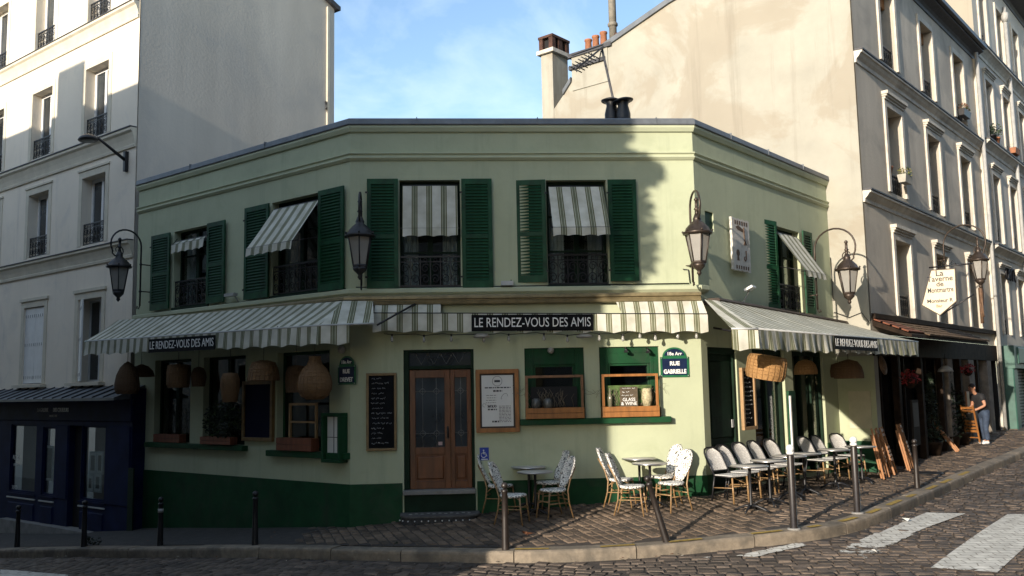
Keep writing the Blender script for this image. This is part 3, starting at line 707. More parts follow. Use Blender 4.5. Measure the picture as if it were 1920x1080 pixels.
# shutters with every slat
_slat = {}
def shutter(fr, x0, x1, z0, z1, ang=0., hinge=0, proud=.05):
    w, h = x1-x0, z1-z0; t = .035; st = .075; b = MB()
    b.box(0, st, -t, 0, 0, h).box(w-st, w, -t, 0, 0, h).box(st, w-st, -t, 0, 0, .13).box(st, w-st, -t, 0, h-.10, h).box(st, w-st, -t, 0, h*.47-.04, h*.47+.04)
    b.box(st, w-st, -.008, -.004, .13, h-.1)
    M = fr.at(x0, -proud, z0) @ Matrix.Rotation(0, 4, 'Z')
    if ang: M = fr.at(x0 if hinge == 0 else x1, -.02, z0) @ Matrix.Rotation(ang, 4, 'Z') @ Matrix.Translation((0 if hinge == 0 else -w, -.01, 0))
    s = b.build('shutter', GREEN2, cafe, M, .004)
    key = round(w-2*st, 2)
    if key not in _slat:
        q = MB(); L = w-2*st; q.box(0, L, -.024, .024, -.004, .004, Matrix.Rotation(R(52), 4, 'X')); _slat[key] = q.build('slat', GREEN2, mesh_only=True)
    for za, zb in ((.13, h*.47-.04), (h*.47+.04, h-.10)):
        n = int((zb-za)/.055); dz = (zb-za)/n
        for i in range(n): inst('slat', _slat[key], M @ Matrix.Translation((st, -.018, za+(i+.5)*dz)), s)
    for zz in (.2, h-.25):
        MB().box(-.03 if hinge == 0 else w-.02, .02 if hinge == 0 else w+.03, -.045, -.03, zz-.015, zz+.015).build('hinge', IRON, s, M)
    return s
shutter(FL, -6.48, -5.74, 4.12, 5.79); shutter(FL, -4.33, -3.71, 4.12, 5.80)
shutter(FL, -3.04, -2.27, 4.10, 5.94); shutter(FL, -.79, -.10, 4.08, 5.95)
shutter(FC, .30, .855, 4.07, 6.05); shutter(FC, 1.99, 2.54, 4.06, 6.045)
shutter(FC, 2.975, 3.52, 4.15, 6.03, R(-7), 1); shutter(FC, 4.66, 5.18, 4.15, 6.02)
shutter(FR, 2.66, 3.38, 3.78, 5.67, R(-8), 1); shutter(FR, 4.70, 5.20, 3.79, 5.64)
# ground floor glazing, left street
for o in (G1, G2): window(cafe, FL, o, .2, DARKG, GLASS, 0)
window(cafe, FL, G3, .2, GREEN, GLASS, 0, mid=False)
# two small windows on the front with panelled green frames
for o in (P1, P2):
    a, b, c, d = o; q = MB(); 
    q.box(a+.002, a+.16, .05, .2, c, d-.002).box(b-.16, b-.002, .05, .2, c, d-.002).box(a+.16, b-.16, .05, .2, d-.30, d-.002).box(a+.16, b-.16, .05, .2, c, c+.10)
    q.box(a+.16, a+.20, .075, .2, c+.1, d-.3).box(b-.20, b-.16, .075, .2, c+.1, d-.3).box(a+.2, b-.2, .075, .2, d-.34, d-.30)
    w = q.build('window', GREEN, cafe, FC.M, .006)
    for g in (MB().box(a+.10, a+.112, .043, .0499, c, d-.1), MB().box(b-.112, b-.10, .043, .0499, c, d-.1), MB().box(a+.1, b-.1, .043, .0499, d-.112, d-.1)): g.build('bead', GREEN, w, FC.M)
    MB().box(a+.2, b-.2, .12, .13, c+.1, d-.34).build('pane', GLASS, w, FC.M)
# front door
LEADD0 = mat('dull_lead', (.20, .20, .19), .5, .2, 6)
dr = MB(); a, b, c, d = DR; zt = 2.62
dr.box(a+.002, a+.095, .04, .2, c+.25, d-.002).box(b-.05, b-.002, .04, .2, c+.25, d-.002).box(a+.095, b-.05, .04, .2, d-.05, d-.002).box(a+.095, b-.05, .04, .2, zt+.01, zt+.07)
dfr = dr.build('door_frame', DARKG, cafe, FC.M, .006)
MB().box(a+.095, b-.05, .12, .13, zt+.07, d-.05).build('pane', PANE_B, dfr, FC.M)
q = MB()
xx = np.linspace(a+.2, b-.15, 5)
for i in range(4):
    q.tube([(xx[i], .115, d-.06), ((xx[i]+xx[i+1])/2, .115, zt+.1), (xx[i+1], .115, d-.06)], .006, 4)
q.build('leading', LEADD0, dfr, FC.M)
def door_leaf(x0, x1, handle):
    w = x1-x0; st = .10 if w > .5 else .075; z0, z1 = .54, zt; zl = 1.10; q = MB()
    q.box(x0, x0+st, .09, .14, z0, z1).box(x1-st, x1, .09, .14, z0, z1).box(x0+st, x1-st, .09, .14, z1-.14, z1).box(x0+st, x1-st, .09, .14, 1.14, 1.26).box(x0+st, x1-st, .09, .14, z0, z0+.13)
    q.cbox(x0+st+.02, x1-st-.02, .098, .13, z0+.16, 1.11, .02); q.box(x0+st, x1-st, .115, .135, z0+.13, 1.14)
    o = q.build('door', DOORW, cafe, FC.M, .005)
    a2, b2, c2, d2 = x0+st, x1-st, 1.26, z1-.14
    MB().box(a2, b2, .118, .124, c2, d2).build('pane', PANE_B, o, FC.M)
    l = MB(); xs = (a2+(b2-a2)*.25, a2+(b2-a2)*.72) if w > .5 else ((a2+b2)/2,)
    for zz in (d2-.24, c2+.24):
        l.tube([(a2, .112, zz), (b2, .112, zz)], .005, 4)
        for x in xs: l.tube([(x, .11, zz+.06), (x+.06, .11, zz), (x, .11, zz-.06), (x-.06, .11, zz)], .006, 4, True)
    for x in xs: l.tube([(x, .113, c2), (x, .113, d2)], .005, 4)
    l.build('leading', LEADD0, o, FC.M)
    if handle:
        h = MB(); h.box(x1-.065, x1-.03, .078, .09, 1.40, 1.62); h.tube([(x1-.047, .085, 1.42), (x1-.047, .04, 1.44), (x1-.047, .035, 1.52), (x1-.047, .04, 1.58), (x1-.047, .085, 1.60)], .011, 6); h.build('handle', IRON, o, FC.M)
        MB().box(a2+.40, a2+.47, .1165, .118, c2+.03, c2+.09).build('sticker', mat('pink_sticker', (.5, .35, .33), .6), o, FC.M)
    return o
door_leaf(1.03, 1.745, True); door_leaf(1.75, 2.115, False)
MB().box(a-.02, b+.0, -.10, .3, .46, .535).build('threshold', CONC, cafe, FC.M, .01)
MB().box(a, b, -.03, .3, .15, .46).build('threshold_riser', DARKG, cafe, FC.M)
# terrace side openings
q = MB(); a, b, c, d = T1; q.box(a+.002, a+.09, .03, .2, c, d-.002).box(b-.09, b-.002, .03, .2, c, d-.002).box(a+.09, b-.09, .03, .2, d-.12, d-.002).box(a+.09, b-.09, .08, .12, c, d-.12)
q.cbox(a+.16, b-.16, .06, .081, c+.1, c+.85, .02).cbox(a+.16, b-.16, .06, .081, c+.95, d-.25, .02)
w = q.build('door', DARKG, cafe, FR.M, .006); MB().box(b-.2, b-.12, .045, .06, 1.45, 1.6).build('door_plate', LEADW, w, FR.M)
for o, n in ((T2, 2), (T3, 3)):
    a, b, c, d = o; q = MB(); q.box(a+.002, a+.08, .06, .2, c, d-.002).box(b-.08, b-.002, .06, .2, c, d-.002).box(a+.08, b-.08, .06, .2, d-.1, d-.002)
    for k in range(1, n): x = a+(b-a)*k/n; q.box(x-.03, x+.03, .07, .2, c, d-.1)
    w = q.build('window', DARKG, cafe, FR.M, .005)
    for k in range(n): MB().box(a+.08+(b-a-.16)*k/n+.031, a+.08+(b-a-.16)*(k+1)/n-.031, .13, .14, c+.05, d-.1).build('pane', GLASS, w, FR.M)
MB().box(3.56, 3.90, -.05, .0, .0, 2.1).build('pilaster', GREEN2, cafe, FR.M, .008)
MB().box(3.54, 3.60, -.09, -.052, .4, 2.0).build('pipe_cover', WHITE, cafe, FR.M, .008)
# fascia beam carrying the awnings
RAILM = mat('brass_brown_rail', (.27, .22, .12), .4, .25, 6, metal=.3)
BEAM = mat('dark_brown_beam', (.055, .035, .022), .6, .3, 6)
sweep([FL.w(-7.55, 0, 0), FL.w(0, 0, 0), FC.w(WC-.02, 0, 0)], [(.03, 3.76), (.03, 3.925), (.21, 3.925), (.235, 3.90), (.235, 3.86), (.19, 3.845), (.19, 3.83), (.225, 3.815), (.21, 3.77), (.17, 3.755)]).build('awning_rail', RAILM, cafe, Matrix.Identity(4))
MB().box(.3, WC, -.07, -.005, 3.38, 3.754).build('fascia_board', SAGE_T, cafe, FC.M)
q = MB(); vs = []
for x, zc in ((.12, 3.73), (6.38, 3.58)):
    for (d_, z_) in ((.03, .09), (.33, .09), (.36, .05), (.33, -.02), (.03, -.02)): vs.append((x, -d_, zc+z_))
q.add(vs, [(i, (i+1) % 5, 5+(i+1) % 5, 5+i) for i in range(5)]+[(0, 1, 2, 3, 4), (9, 8, 7, 6, 5)]); q.build('awning_rail', BEAM, cafe, FR.M)

# ================================================================== building on the left
lb = thing('apartment_building', 'tall white apartment house on the left with iron window railings', 'building', FL.at(-9.5, 0, -.8))
def fl(*a): return FL.rect(*a)
zA, zB, zC, zD = (11.65, 13.6), (8.62, 10.45), (5.95, 7.65), (2.62, 4.62)
def colx(xl, xr, y): return FL.hit(xl, y)[0], FL.hit(xr, y)[0]
cols = [colx(-40, 14, 300), colx(58, 94, 290), colx(158, 201, 250)]
step = cols[2][0]-cols[1][0]; cw = cols[2][1]-cols[2][0]
cols = [(cols[2][0]-step*k, cols[2][0]-step*k+cw) for k in range(5)]
ops = []
for (xa, xb) in cols:
    ops += [(xa, xb, *zA), (xa, xb, *zB), (xa, xb, *zC), (xa, xb, *zD)]
wall(MB(), -18.5, XLB, 2.5, 16.5, ops, .34).build('wall', LBW, lb, FL.M)
gp = [(.03, -2), (FLG.hit(627, 100)[0], -2), (FLG.hit(627, 18)[0], FLG.hit(627, 18)[1]), (FLG.hit(593, 0)[0]-1.6, FLG.hit(593, 0)[1]+1.4), (.03, 16.5)]
MB().prism(gp, .002, .4).build('gable_wall', GREYR, lb, FLG.M)
for k in range(3):
    pass
for zc, hh in ((11.15, .42), (8.02, .48), (5.42, .42)):
    sweep([FL.w(-18.5, 0, 0), FL.w(XLB-.01, 0, 0)], [(-.01, zc), (.04, zc), (.05, zc+.06), (.03, zc+.08), (.06, zc+hh*.45), (.10, zc+hh*.7), (.15, zc+hh*.8), (.15, zc+hh*.93), (-.01, zc+hh*.94)]).build('cornice', LBT, lb, Matrix.Identity(4))
    MB().box(-18.5, XLB-.01, -.17, -.0, zc+hh*.945, zc+hh).build('cornice_capping', SLATE, lb, FL.M)
for i, (xa, xb) in enumerate(cols):
    for zz in (zA, zB, zC):
        q = surround(MB(), (xa, xb, *zz), .16, -.014); q.box(xa-.2, xb+.2, -.04, .02, zz[1]+.172, zz[1]+.22) if zz is zC else None
        q.build('window_surround', LBT, lb, FL.M)
        window(lb, FL, (xa, xb, *zz), .30, WHITE, PANE_B, 0, .52, .07, t=.085)
    q = surround(MB(), (xa, xb, *zD), .16, -.016); q.box(xa-.21, xb+.21, -.05, .02, zD[1]+.165, zD[1]+.24); q.build('window_surround', LBT, lb, FL.M)
    w = window(lb, FL, (xa, xb, *zD), .34, WHITE, PANE_B, 1)
    n = 2
    for k in range(2):
        wd = (xb-xa)/2
        if i == 0:   # half open leaves
            M = FL.at(xa if k == 0 else xb, .06, zD[0]+.02, R(-22) if k == 0 else R(-58)) @ Matrix.Translation((0 if k == 0 else -wd+.01, 0, 0))
        else: M = FL.at(xa+k*wd, .05, zD[0]+.02)
        q = MB(); q.box(.004, wd-.004, -.018, .018, 0, zD[1]-zD[0]-.04)
        for z in (.15, 1.0, 1.75): q.box(.03, wd-.03, -.023, -.0185, z-.045, z+.05)
        s = q.build('shutter', WHITE, lb, M)
        for z in (.15, 1.0, 1.75):
            for x in range(5): MB().box(.05+x*(wd-.1)/4-.01, .05+x*(wd-.1)/4+.01, -.0255, -.0232, z-.035, z+.04).build('slot', SLATE, s, M)
# eaves corner and anchor plate on the gable
ex, ez = FLG.hit(627, 18)
pe = [(ex-1.2, ez+.55), (ex+.02, ez-.01), (ex+.14, ez-.02), (ex+.14, ez+.10), (ex+.02, ez+.14), (ex-1.2, ez+.68)]
MB().prism(pe, -.12, 4.).build('eaves', SLATE, lb, FLG.M)
ax, az = FLG.hit(612, 202); q = MB(); q.tube([(ax-.05, -.03, az+.18), (ax+.02, -.03, az-.18)], .02, 5).tube([(ax-.06, -.03, az-.05), (ax+.08, -.03, az+.04)], .015, 5); q.build('anchor_plate', IRON, lb, FLG.M)
MB().box(ex-.30, ex-.22, -.05, -.0, 7., ez-.02).build('drainpipe', LBT, lb, FLG.M)

# blue gallery under the white house
gal = thing('shop_front', 'navy blue gallery shop front with a zinc canopy and pictures in the window', 'shop front', FL.at(-9.8, -.3, -.8))
yS = -.30
gx0, gx1 = -15.5, FL.hit(247, 860, .3)[0]
zf = 2.02
def gz(px, py): return FL.hit(px, py, .3)
wa, wb = gz(18, 880)[0], gz(66, 880)[0]; wc, wd = gz(78, 880)[0], gz(101, 880)[0]; da, db = gz(128, 880)[0], gz(152, 880)[0]; we, wf = gz(152, 880)[0], gz(196, 880)[0]
zt_ = gz(100, 797)[1]; zb_ = gz(100, 930)[1]
ops = [(wa, wb, zb_, zt_), (wc, wd, zb_, zt_-.05), (da, db-.02, -1.0, zt_), (we, wf, zb_, zt_)]
wall(MB(), gx0, gx1, -1.6, zf+.05, ops, .14, yS).build('panelling', NAVY, gal, FL.M)
q = MB(); q.quad((gx1, yS, -1.6), (gx1, .0, -1.6), (gx1, .0, zf+.4), (gx1, yS, zf+.4)); q.build('return_panel', NAVY, gal, FL.M)
MB().cbox(gx0, gx1-.02, yS-.035, yS, 1.70, zf+.32, .02).build('fascia', NAVY, gal, FL.M)
WALLIN = mat('gallery_wall', (.17, .15, .13), .9, .1, 3)
for k, o in enumerate((ops[0], ops[1], ops[3])):
    a, b, c, d = o
    q = MB(); q.box(a+.002, a+.04, yS+.03, yS+.1, c, d-.002).box(b-.04, b-.002, yS+.03, yS+.1, c, d-.002).box(a+.04, b-.04, yS+.03, yS+.1, d-.04, d-.002).box(a+.04, b-.04, yS+.03, yS+.1, c, c+.04)
    w = q.build('window', NAVY, gal, FL.M)
    MB().box(a+.04, b-.04, yS+.06, yS+.068, c+.04, d-.04).build('pane', GLASS, w, FL.M)
    MB().box(a-.02, b+.02, .02, .03, c-.2, d+.1).build('display_back', WALLIN if k != 1 else mat('gallery_cloth', (.10, .16, .14), .9), gal, FL.M)
    for zz in (c-.06, c-.16): MB().box(a-.06, b+.06, yS-.03, yS-.0, zz, zz+.03).build('moulding', LEADW if zz < c-.1 else NAVY, gal, FL.M)
    MB().cbox(a, b, yS-.02, yS-.0, c-1.05, c-.26, .02).build('panel', NAVY, gal, FL.M)
MB().box(da-.02, db, yS+.14, yS+.16, -1., zt_).build('door', BLACK, gal, FL.M)
bp_a = gz(100, 900)[0]+.02
MB().cbox(wd+.05, da-.03, yS-.025, yS, zb_-.05, zt_, .02).build('panel', NAVY, gal, FL.M); MB().cbox(wf+.06, gx1-.06, yS-.025, yS, zb_-.05, zt_, .02).build('panel', NAVY, gal, FL.M)
# framed pictures standing in the right window, each one its own thing
pics = [(175, 868, .34, .52, 'portrait'), (188, 868, .30, .52, ''), (170, 906, .28, .40, ''), (184, 905, .32, .44, '')]
names = ['upper left framed print of trees in the blue shop window', 'upper right grey framed print in the blue shop window', 'lower left small framed print in the blue shop window', 'lower right framed print in the blue shop window']
for (px_, py_, w_, h_, _), lab in zip(pics, names):
    x, z = FL.hit(px_, py_, .2); q = MB(); q.box(-w_/2, w_/2, -.02, 0, -h_/2, h_/2); q.m = 1; q.box(-w_/2+.03, w_/2-.03, -.024, -.0205, -h_/2+.03, h_/2-.03); q.m = 2; q.box(-w_/2+.08, w_/2-.08, -.027, -.0245, -h_/2+.09, h_/2-.09)
    o = q.build('framed_picture', [LEADW, PAPER, mat('print_ink', (.06, .075, .06), .7, .6, 9)], None, FL.at(x, -.19, z)); tag(o, lab, 'picture', 'pictures in the gallery window')
x, z = FL.hit(90, 868, .2); q = MB(); q.box(-.28, .28, -.02, 0, -.42, .42); q.m = 1; q.box(-.22, .22, -.024, -.0205, -.36, .36)
tag(q.build('framed_picture', [LEADW, mat('print_green', (.05, .075, .05), .7, .6, 7)], None, FL.at(x, -.19, z)), 'tall framed print in the narrow middle window of the blue shop', 'picture', 'pictures in the gallery window')
# zinc canopy with standing seams
c0, c1 = FL.hit(0, 728, .05), FL.hit(245, 748, .6)
q = MB(); zr, ze = 2.50, 2.235
q.quad((gx0, .0, zr), (gx1-.05, .0, zr), (gx1-.05, -.72, ze), (gx0, -.72, ze)); q.quad((gx0, -.72, ze), (gx1-.05, -.72, ze), (gx1-.05, -.72, ze-.06), (gx0, -.72, ze-.06)); q.quad((gx0, -.72, ze-.06), (gx1-.05, -.72, ze-.06), (gx1-.05, .0, ze-.02), (gx0, .0, ze-.02)); q.quad((gx1-.05, 0, zr), (gx1-.05, -.72, ze), (gx1-.05, -.72, ze-.06), (gx1-.05, 0, ze-.02))
cn = q.build('canopy', ZINC, gal, FL.M)
x = gx1-.5
while x > gx0+.1:
    MB().add([(x-.015, -.0, zr+.03), (x+.015, -.0, zr+.03), (x+.015, -.72, ze+.03), (x-.015, -.72, ze+.03), (x-.015, -.0, zr-.01), (x+.015, -.0, zr-.01), (x+.015, -.72, ze-.01), (x-.015, -.72, ze-.01)], [(0, 1, 2, 3), (0, 3, 7, 4), (1, 5, 6, 2), (3, 2, 6, 7)]).build('seam', SLATE, cn, FL.M); x -= .47
for i, xx in enumerate((cols[0], cols[1])): MB().box(xx[0]-.25, xx[1]+.25, -.16, -.005, 2.53, 2.60).build('window_sill', LBT, lb, FL.M)
tx, tz = FL.hit(98, 769, .34)
text('LA GALERIE', .13, SIGNW, gal, FL.at(tx-.5, yS-.037, tz), sx=.85); text('DES COULEURS', .13, SIGNW, gal, FL.at(tx+.42, yS-.037, tz), sx=.85, bold=.004)
text('GALERIE D ART', .065, PAPER, gal, FL.at(tx+.05, yS-.037, tz-.14), sx=.9)
hx_, hz_ = FL.hit(28, 858, .25); text('ADO', .17, PAPER, gal, FL.at(hx_+.05, yS+.055, hz_)); text('ENCADRE', .09, PAPER, gal, FL.at(hx_+.08, yS+.055, hz_-.18), sx=.7); text('EXPO', .14, PAPER, gal, FL.at(hx_, yS+.055, hz_-.75))
MB().box(wa, wf, yS-.22, yS+.1, -1.4, -.74).build('step', CONC, gal, FL.M)
# green waste pipe box at the foot of the cafe's end
mx_ = FL.hit(244, 930, .30)[0]; q = MB(); q.box(mx_-.06, mx_+.16, -.33, -.302, -1.2, FL.hit(243, 877, .3)[1]); tag(q.build('meter_cabinet', DARKG, None, FL.M), 'narrow dark green cabinet between the blue shop and the cafe plinth', 'cabinet')

# ================================================================== stone house on the right, its gable and its neighbour
rb = thing('apartment_building', 'weathered plaster apartment house on the right with a big cream gable', 'building', FB.at(3, 1, .4))
def fb(*a): return FB.rect(*a)
LEN = FB.hit(1850, 400)[0]
def opn(xl, ytl, ybl, xr, ytr, ybr): return fb(xl, ytl, ybl, xr, ytr, ybr)
rw, sp0 = 1.15, 2.85
cx = [2.55, 5.95, 9.30]
zr3, zr2, zr1 = (10.35, 12.45), (6.95, 9.15), (3.85, 5.75)
ops = [(x-.58, x+.58, *z) for x in cx for z in (zr3, zr2, zr1)]
wall(MB(), 0, LEN, 3.35, 13.3, ops, .42).build('wall', STONE, rb, FB.M)
gp = [(-9.42, 10.35), (-9.0, 10.6), (-8.6, 10.98), (-8.3, 11.30), (-7.15, 12.0), (-4.9, 12.72), (-3.9, 12.95), (-.03, 13.3), (-.03, -1.), (-9.42, -1.)]
MB().prism(gp, 0, .35).build('gable_wall', CREAM, rb, FG.M)
for (a, b) in [z for z in zip(gp[2:7], gp[3:8]) if z[0][0] != -8.3]:
    q = MB(); q.add([(a[0], -.07, a[1]-.02), (b[0], -.07, b[1]-.02), (b[0], -.07, b[1]+.13), (a[0], -.07, a[1]+.13), (a[0], .5, a[1]-.02), (b[0], .5, b[1]-.02), (b[0], .5, b[1]+.13), (a[0], .5, a[1]+.13)], [(0, 1, 2, 3), (3, 2, 6, 7), (0, 4, 5, 1), (0, 3, 7, 4), (1, 5, 6, 2)]); q.build('gable_coping', ZINC, rb, FG.M)
q = MB(); q.quad((0, .0, 13.4), (LEN, .0, 13.4), (LEN, 4.5, 16.2), (0, 4.5, 14.)); q.build('roof', SLATE, rb, FB.M)
# painted foot of the gable beside the terrace
MB().box(-.86, -.0, -.012, .0, .9, 2.85).build('painted_panel', SAGE, rb, FG.M); MB().box(-.86, .0, -.02, .0, -.5, .92).build('plinth', GREEN2, rb, FG.M); MB().box(-.62, -.12, -.035, -.0125, 1.2, 2.05).build('panel', mat('cream_blind', (.50, .49, .36), .8), rb, FG.M)
def prof(zc, h, o): return [(-.02, zc), (.03, zc), (.04, zc+h*.3), (.10, zc+h*.5), (o*.8, zc+h*.75), (o, zc+h*.8), (o, zc+h*.96), (-.02, zc+h)]
for zc, h, o, m in ((9.78, .28, .18, STONET), (6.42, .27, .18, STONET)):
    sweep([FB.w(0, 0, 0), FB.w(LEN-.3, 0, 0)], prof(zc, h, o)).build('cornice', m, rb, Matrix.Identity(4))
    MB().box(-.0, LEN-.3, -o-.02, 0, zc+h+.002, zc+h+.04).build('cornice_capping', SLATE, rb, FB.M)
sweep([FB.w(-.1, 0, 0), FB.w(LEN-.05, 0, 0)], prof(12.95, .3, .30)).build('eaves', SLATE, rb, Matrix.Identity(4))
MB().box(-.1, LEN-.05, -.42, .1, 13.26, 13.38).build('gutter', IRON, rb, FB.M)
for x in cx:
    for zz, hd in ((zr3, 0), (zr2, .26), (zr1, .26)):
        r = (x-.58, x+.58, *zz); surround(MB(), r, .16, -.05, hd).build('window_surround', STONET, rb, FB.M)
        window(rb, FB, r, .42, LEADW, PANE, 1, .0 if zz is zr1 and x > 5 else .55, .12)
        if zz is zr3: MB().box(r[0]+.01, r[1]-.01, .2, .3, zz[1]-.34, zz[1]-.01).build('blind', PINE, rb, FB.M)
MB().box(LEN-.32, LEN-.02, -.12, .0, .4, 12.95).build('pilaster', STONET, rb, FB.M)
nb = thing('apartment_building', 'taller pale plaster apartment house further up the street', 'building', FB.at(LEN+3, 1, .5))
ncx = [LEN+1.35+2.55*k for k in range(9)]; NE = LEN+25
nz_ = [(13.9, 15.9), (10.35, 12.55), (6.9, 9.2), (3.75, 5.8)]
ops = [(x-.5, x+.5, *z) for x in ncx for z in nz_]
wall(MB(), LEN, NE, 3.2, 16.9, ops, .38, -.05).build('wall', NBW, nb, FB.M)
wall(MB(), LEN+1.5, NE, -.5, 3.2, [(LEN+6, LEN+7.5, .2, 2.9), (LEN+9, LEN+11, .8, 2.9)], .3, -.05).build('wall', NBW, nb, FB.M)
q = MB(); q.quad((LEN, -.05, 13), (LEN, 9, 13), (LEN, 9, 17.4), (LEN, -.05, 16.9)); q.build('gable_wall', CREAM, nb, FB.M)
for zc, h, o in ((13.2, .36, .25), (9.9, .34, .22), (6.35, .32, .22)): sweep([FB.w(LEN, -.05, 0), FB.w(NE, -.05, 0)], prof(zc, h, o)).build('cornice', STONET, nb, Matrix.Identity(4)); MB().box(LEN, NE, -.05-o-.02, -.05, zc+h+.002, zc+h+.05).build('cornice_capping', SLATE, nb, FB.M)
sweep([FB.w(LEN-.05, -.05, 0), FB.w(NE, -.05, 0)], prof(16.7, .35, .5)).build('eaves', SLATE, nb, Matrix.Identity(4))
for x in ncx:
    for k, zz in enumerate(nz_):
        r = (x-.5, x+.5, *zz); surround(MB(), r, .17, -.10, .22 if k > 0 else 0).build('window_surround', STONET, nb, FB.M)
        window(nb, FB, (r[0], r[1], r[2], r[3]), .33, LEADW, PANE, 1, .5, .08)
q = MB(); px_, pz_ = FB.hit(1904, 300, .15)
q.tube([(px_, -.18, .4), (px_, -.18, 16.2)], .07, 8).lathe([(.07, 0), (.13, .15), (.14, .35), (.07, .4)], 8, (px_, -.18, 15.6)); q.build('drainpipe', GREYP, nb, FB.M)
MB().tube([(FB.hit(1851, 500)[0]+.05, -.16, .4), (FB.hit(1851, 500)[0]+.05, -.16, 13.1)], .06, 8).build('drainpipe', GREYP, rb, FB.M)
bx_, bz_ = FB.hit(1893, 515, .1); q = MB()
for k in range(5): q.tube([(bx_-.6+k*.28+.13*cos(a), -.14, bz_+.22*sin(a*1.0+k)) for a in np.linspace(0, 5.4, 9)], .03, 4)
q.build('iron_lettering', IRON, nb, FB.M)
# teal shop of the neighbour
ts = thing('shop_front', 'teal wooden shop front with a closed grille up the street', 'shop front', FB.at(LEN+2, -.3, .5))
xa = LEN+.15
MB().box(xa, xa+3.2, -.45, -.02, 2.6, 3.35).cbox(xa+.4, xa+1.5, -.50, -.451, 2.75, 3.3, .03).build('fascia', TEAL, ts, FB.M, .01)
for a, b in ((xa, xa+.55), (xa+2.6, xa+3.2)): MB().cbox(a, b, -.40, -.02, -.2, 2.6, .03).build('pilaster', TEAL, ts, FB.M)
q = MB(); q.box(xa+.55, xa+2.6, -.12, -.1, .2, 2.6); gr_ = q.build('grille_back', IRON, ts, FB.M)
for k in range(22): MB().box(xa+.56, xa+2.59, -.16, -.122, .3+k*.105, .3+k*.105+.06).build('grille_slat', GREYP, ts, FB.M)
MB().box(LEN+3.6, LEN+12, -.65, -.06, 2.75, 3.25).build('canopy', SLATE, ts, FB.M)
for k in range(4): MB().box(LEN+4.+k*2, LEN+4.5+k*2, -.35, -.06, -.2, 2.75).build('pilaster', STONET, nb, FB.M)

# ================================================================== tavern ground floor
tv = thing('tavern', 'dark timber tavern front under a sagging tiled canopy', 'shop front', FB.at(5.2, .2, .4))
TE = LEN-.35; TC = FB.hit(1853, 648, .85)[0]-.2
q = MB(); q.quad((0.02, 2.5, -.4), (TE, 2.5, -.4), (TE, 2.5, 3.3), (.02, 2.5, 3.3)); q.quad((.02, .0, 3.34), (TE, .0, 3.34), (TE, 2.5, 3.34), (.02, 2.5, 3.34)); q.quad((TE, 0, -.4), (TE, 2.5, -.4), (TE, 2.5, 3.3), (TE, 0, 3.3)); q.quad((.02, .02, -.4), (.02, 2.5, -.4), (.02, 2.5, 3.3), (.02, .02, 3.3))
q.build('dark_interior', BLACK, tv, FB.M)
tim = mat('dark_timber', (.028, .018, .012), .75, .4, 6, spec=.1); stn = mat('rough_stone', (.22, .19, .155), .9, .3, 4, bump=.5, bscale=14)
for x in (1.6, 3.4, 5.2, 7.0, 8.9): MB().box(x-.09, x+.09, -.04, .12, -.3, 3.0).build('post', tim, tv, FB.M, .01)
MB().box(0.02, TE, -.06, .12, 2.85, 3.34).build('lintel', tim, tv, FB.M, .01)
for x, w_ in ((5.9, .5), (8.1, .6), (10.2, .5)): MB().box(x-w_/2, x+w_/2, -.06, .3, -.3, 2.85).build('pillar', stn, tv, FB.M, .02)
for x0, x1 in ((.1, 1.5), (1.7, 3.3), (3.5, 5.1), (6.2, 6.9), (7.1, 7.7), (8.5, 9.9)):
    MB().box(x0, x1, .16, .2, -.3, .65).build('panel', tim, tv, FB.M); MB().box(x0, x1, .17, .18, .66, 2.84).build('pane', PANE, tv, FB.M)
    MB().box((x0+x1)/2-.02, (x0+x1)/2+.02, .13, .168, .66, 2.84).build('glazing_bar', tim, tv, FB.M)
# canopy with tiles in courses
A0, B0 = (.05, 3.63), (TC+.1, 3.58)
zr_, ze_, dep_ = 3.66, 3.30, .85
q = MB(); q.add([(.05, .0, zr_), (TC+.2, .0, zr_), (TC+.2, -dep_, ze_), (.05, -dep_, ze_), (.05, .0, zr_-.12), (TC+.2, .0, zr_-.12), (TC+.2, -dep_, ze_-.08), (.05, -dep_, ze_-.08)], [(0, 1, 2, 3), (4, 7, 6, 5), (0, 3, 7, 4), (1, 5, 6, 2), (3, 2, 6, 7)]); cnp = q.build('canopy', tim, tv, FB.M)
tl = MB(); tl.add([(-.105, 0, 0), (.105, 0, 0), (.105, -.25, 0), (-.105, -.25, 0), (-.105, 0, -.018), (.105, 0, -.018), (.105, -.25, -.022), (-.105, -.25, -.022), (0, -.25, .022), (0, 0, .016)], [(0, 3, 8, 9), (9, 8, 2, 1), (3, 7, 6, 2, 8), (0, 4, 7, 3), (1, 2, 6, 5)]); tme = tl.build('tile', TILEM, mesh_only=True)
rng = random.Random(5); sl_ = math.atan2(zr_-ze_, dep_)
for j in range(4):
    n = 44
    for i in range(n):
        x = 1.25+(TC-1.15)*i/n+(.1 if j % 2 else 0); y = -.02-j*.215; z = zr_-(-y)*(zr_-ze_)/dep_+.03
        inst('tile', tme, FB.at(x, y, z) @ Matrix.Rotation(sl_-rng.uniform(.03, .08), 4, 'X') @ Matrix.Rotation(rng.uniform(-.05, .05), 4, 'Z'), cnp)
rp_ = mat('weathered_red_plank', (.20, .062, .026), .8, .4, 6)
for k in range(4): MB().box(.06, 1.2, 0, .16, -.012, .018).build('plank', rp_, cnp, FB.at(0, -.18-k*.2, zr_-(.18+k*.2)*(zr_-ze_)/dep_+.035) @ Matrix.Rotation(sl_, 4, 'X'))
MB().box(.02, TE, -.09, .0, 3.70, 3.82).build('ledge', tim, tv, FB.M)

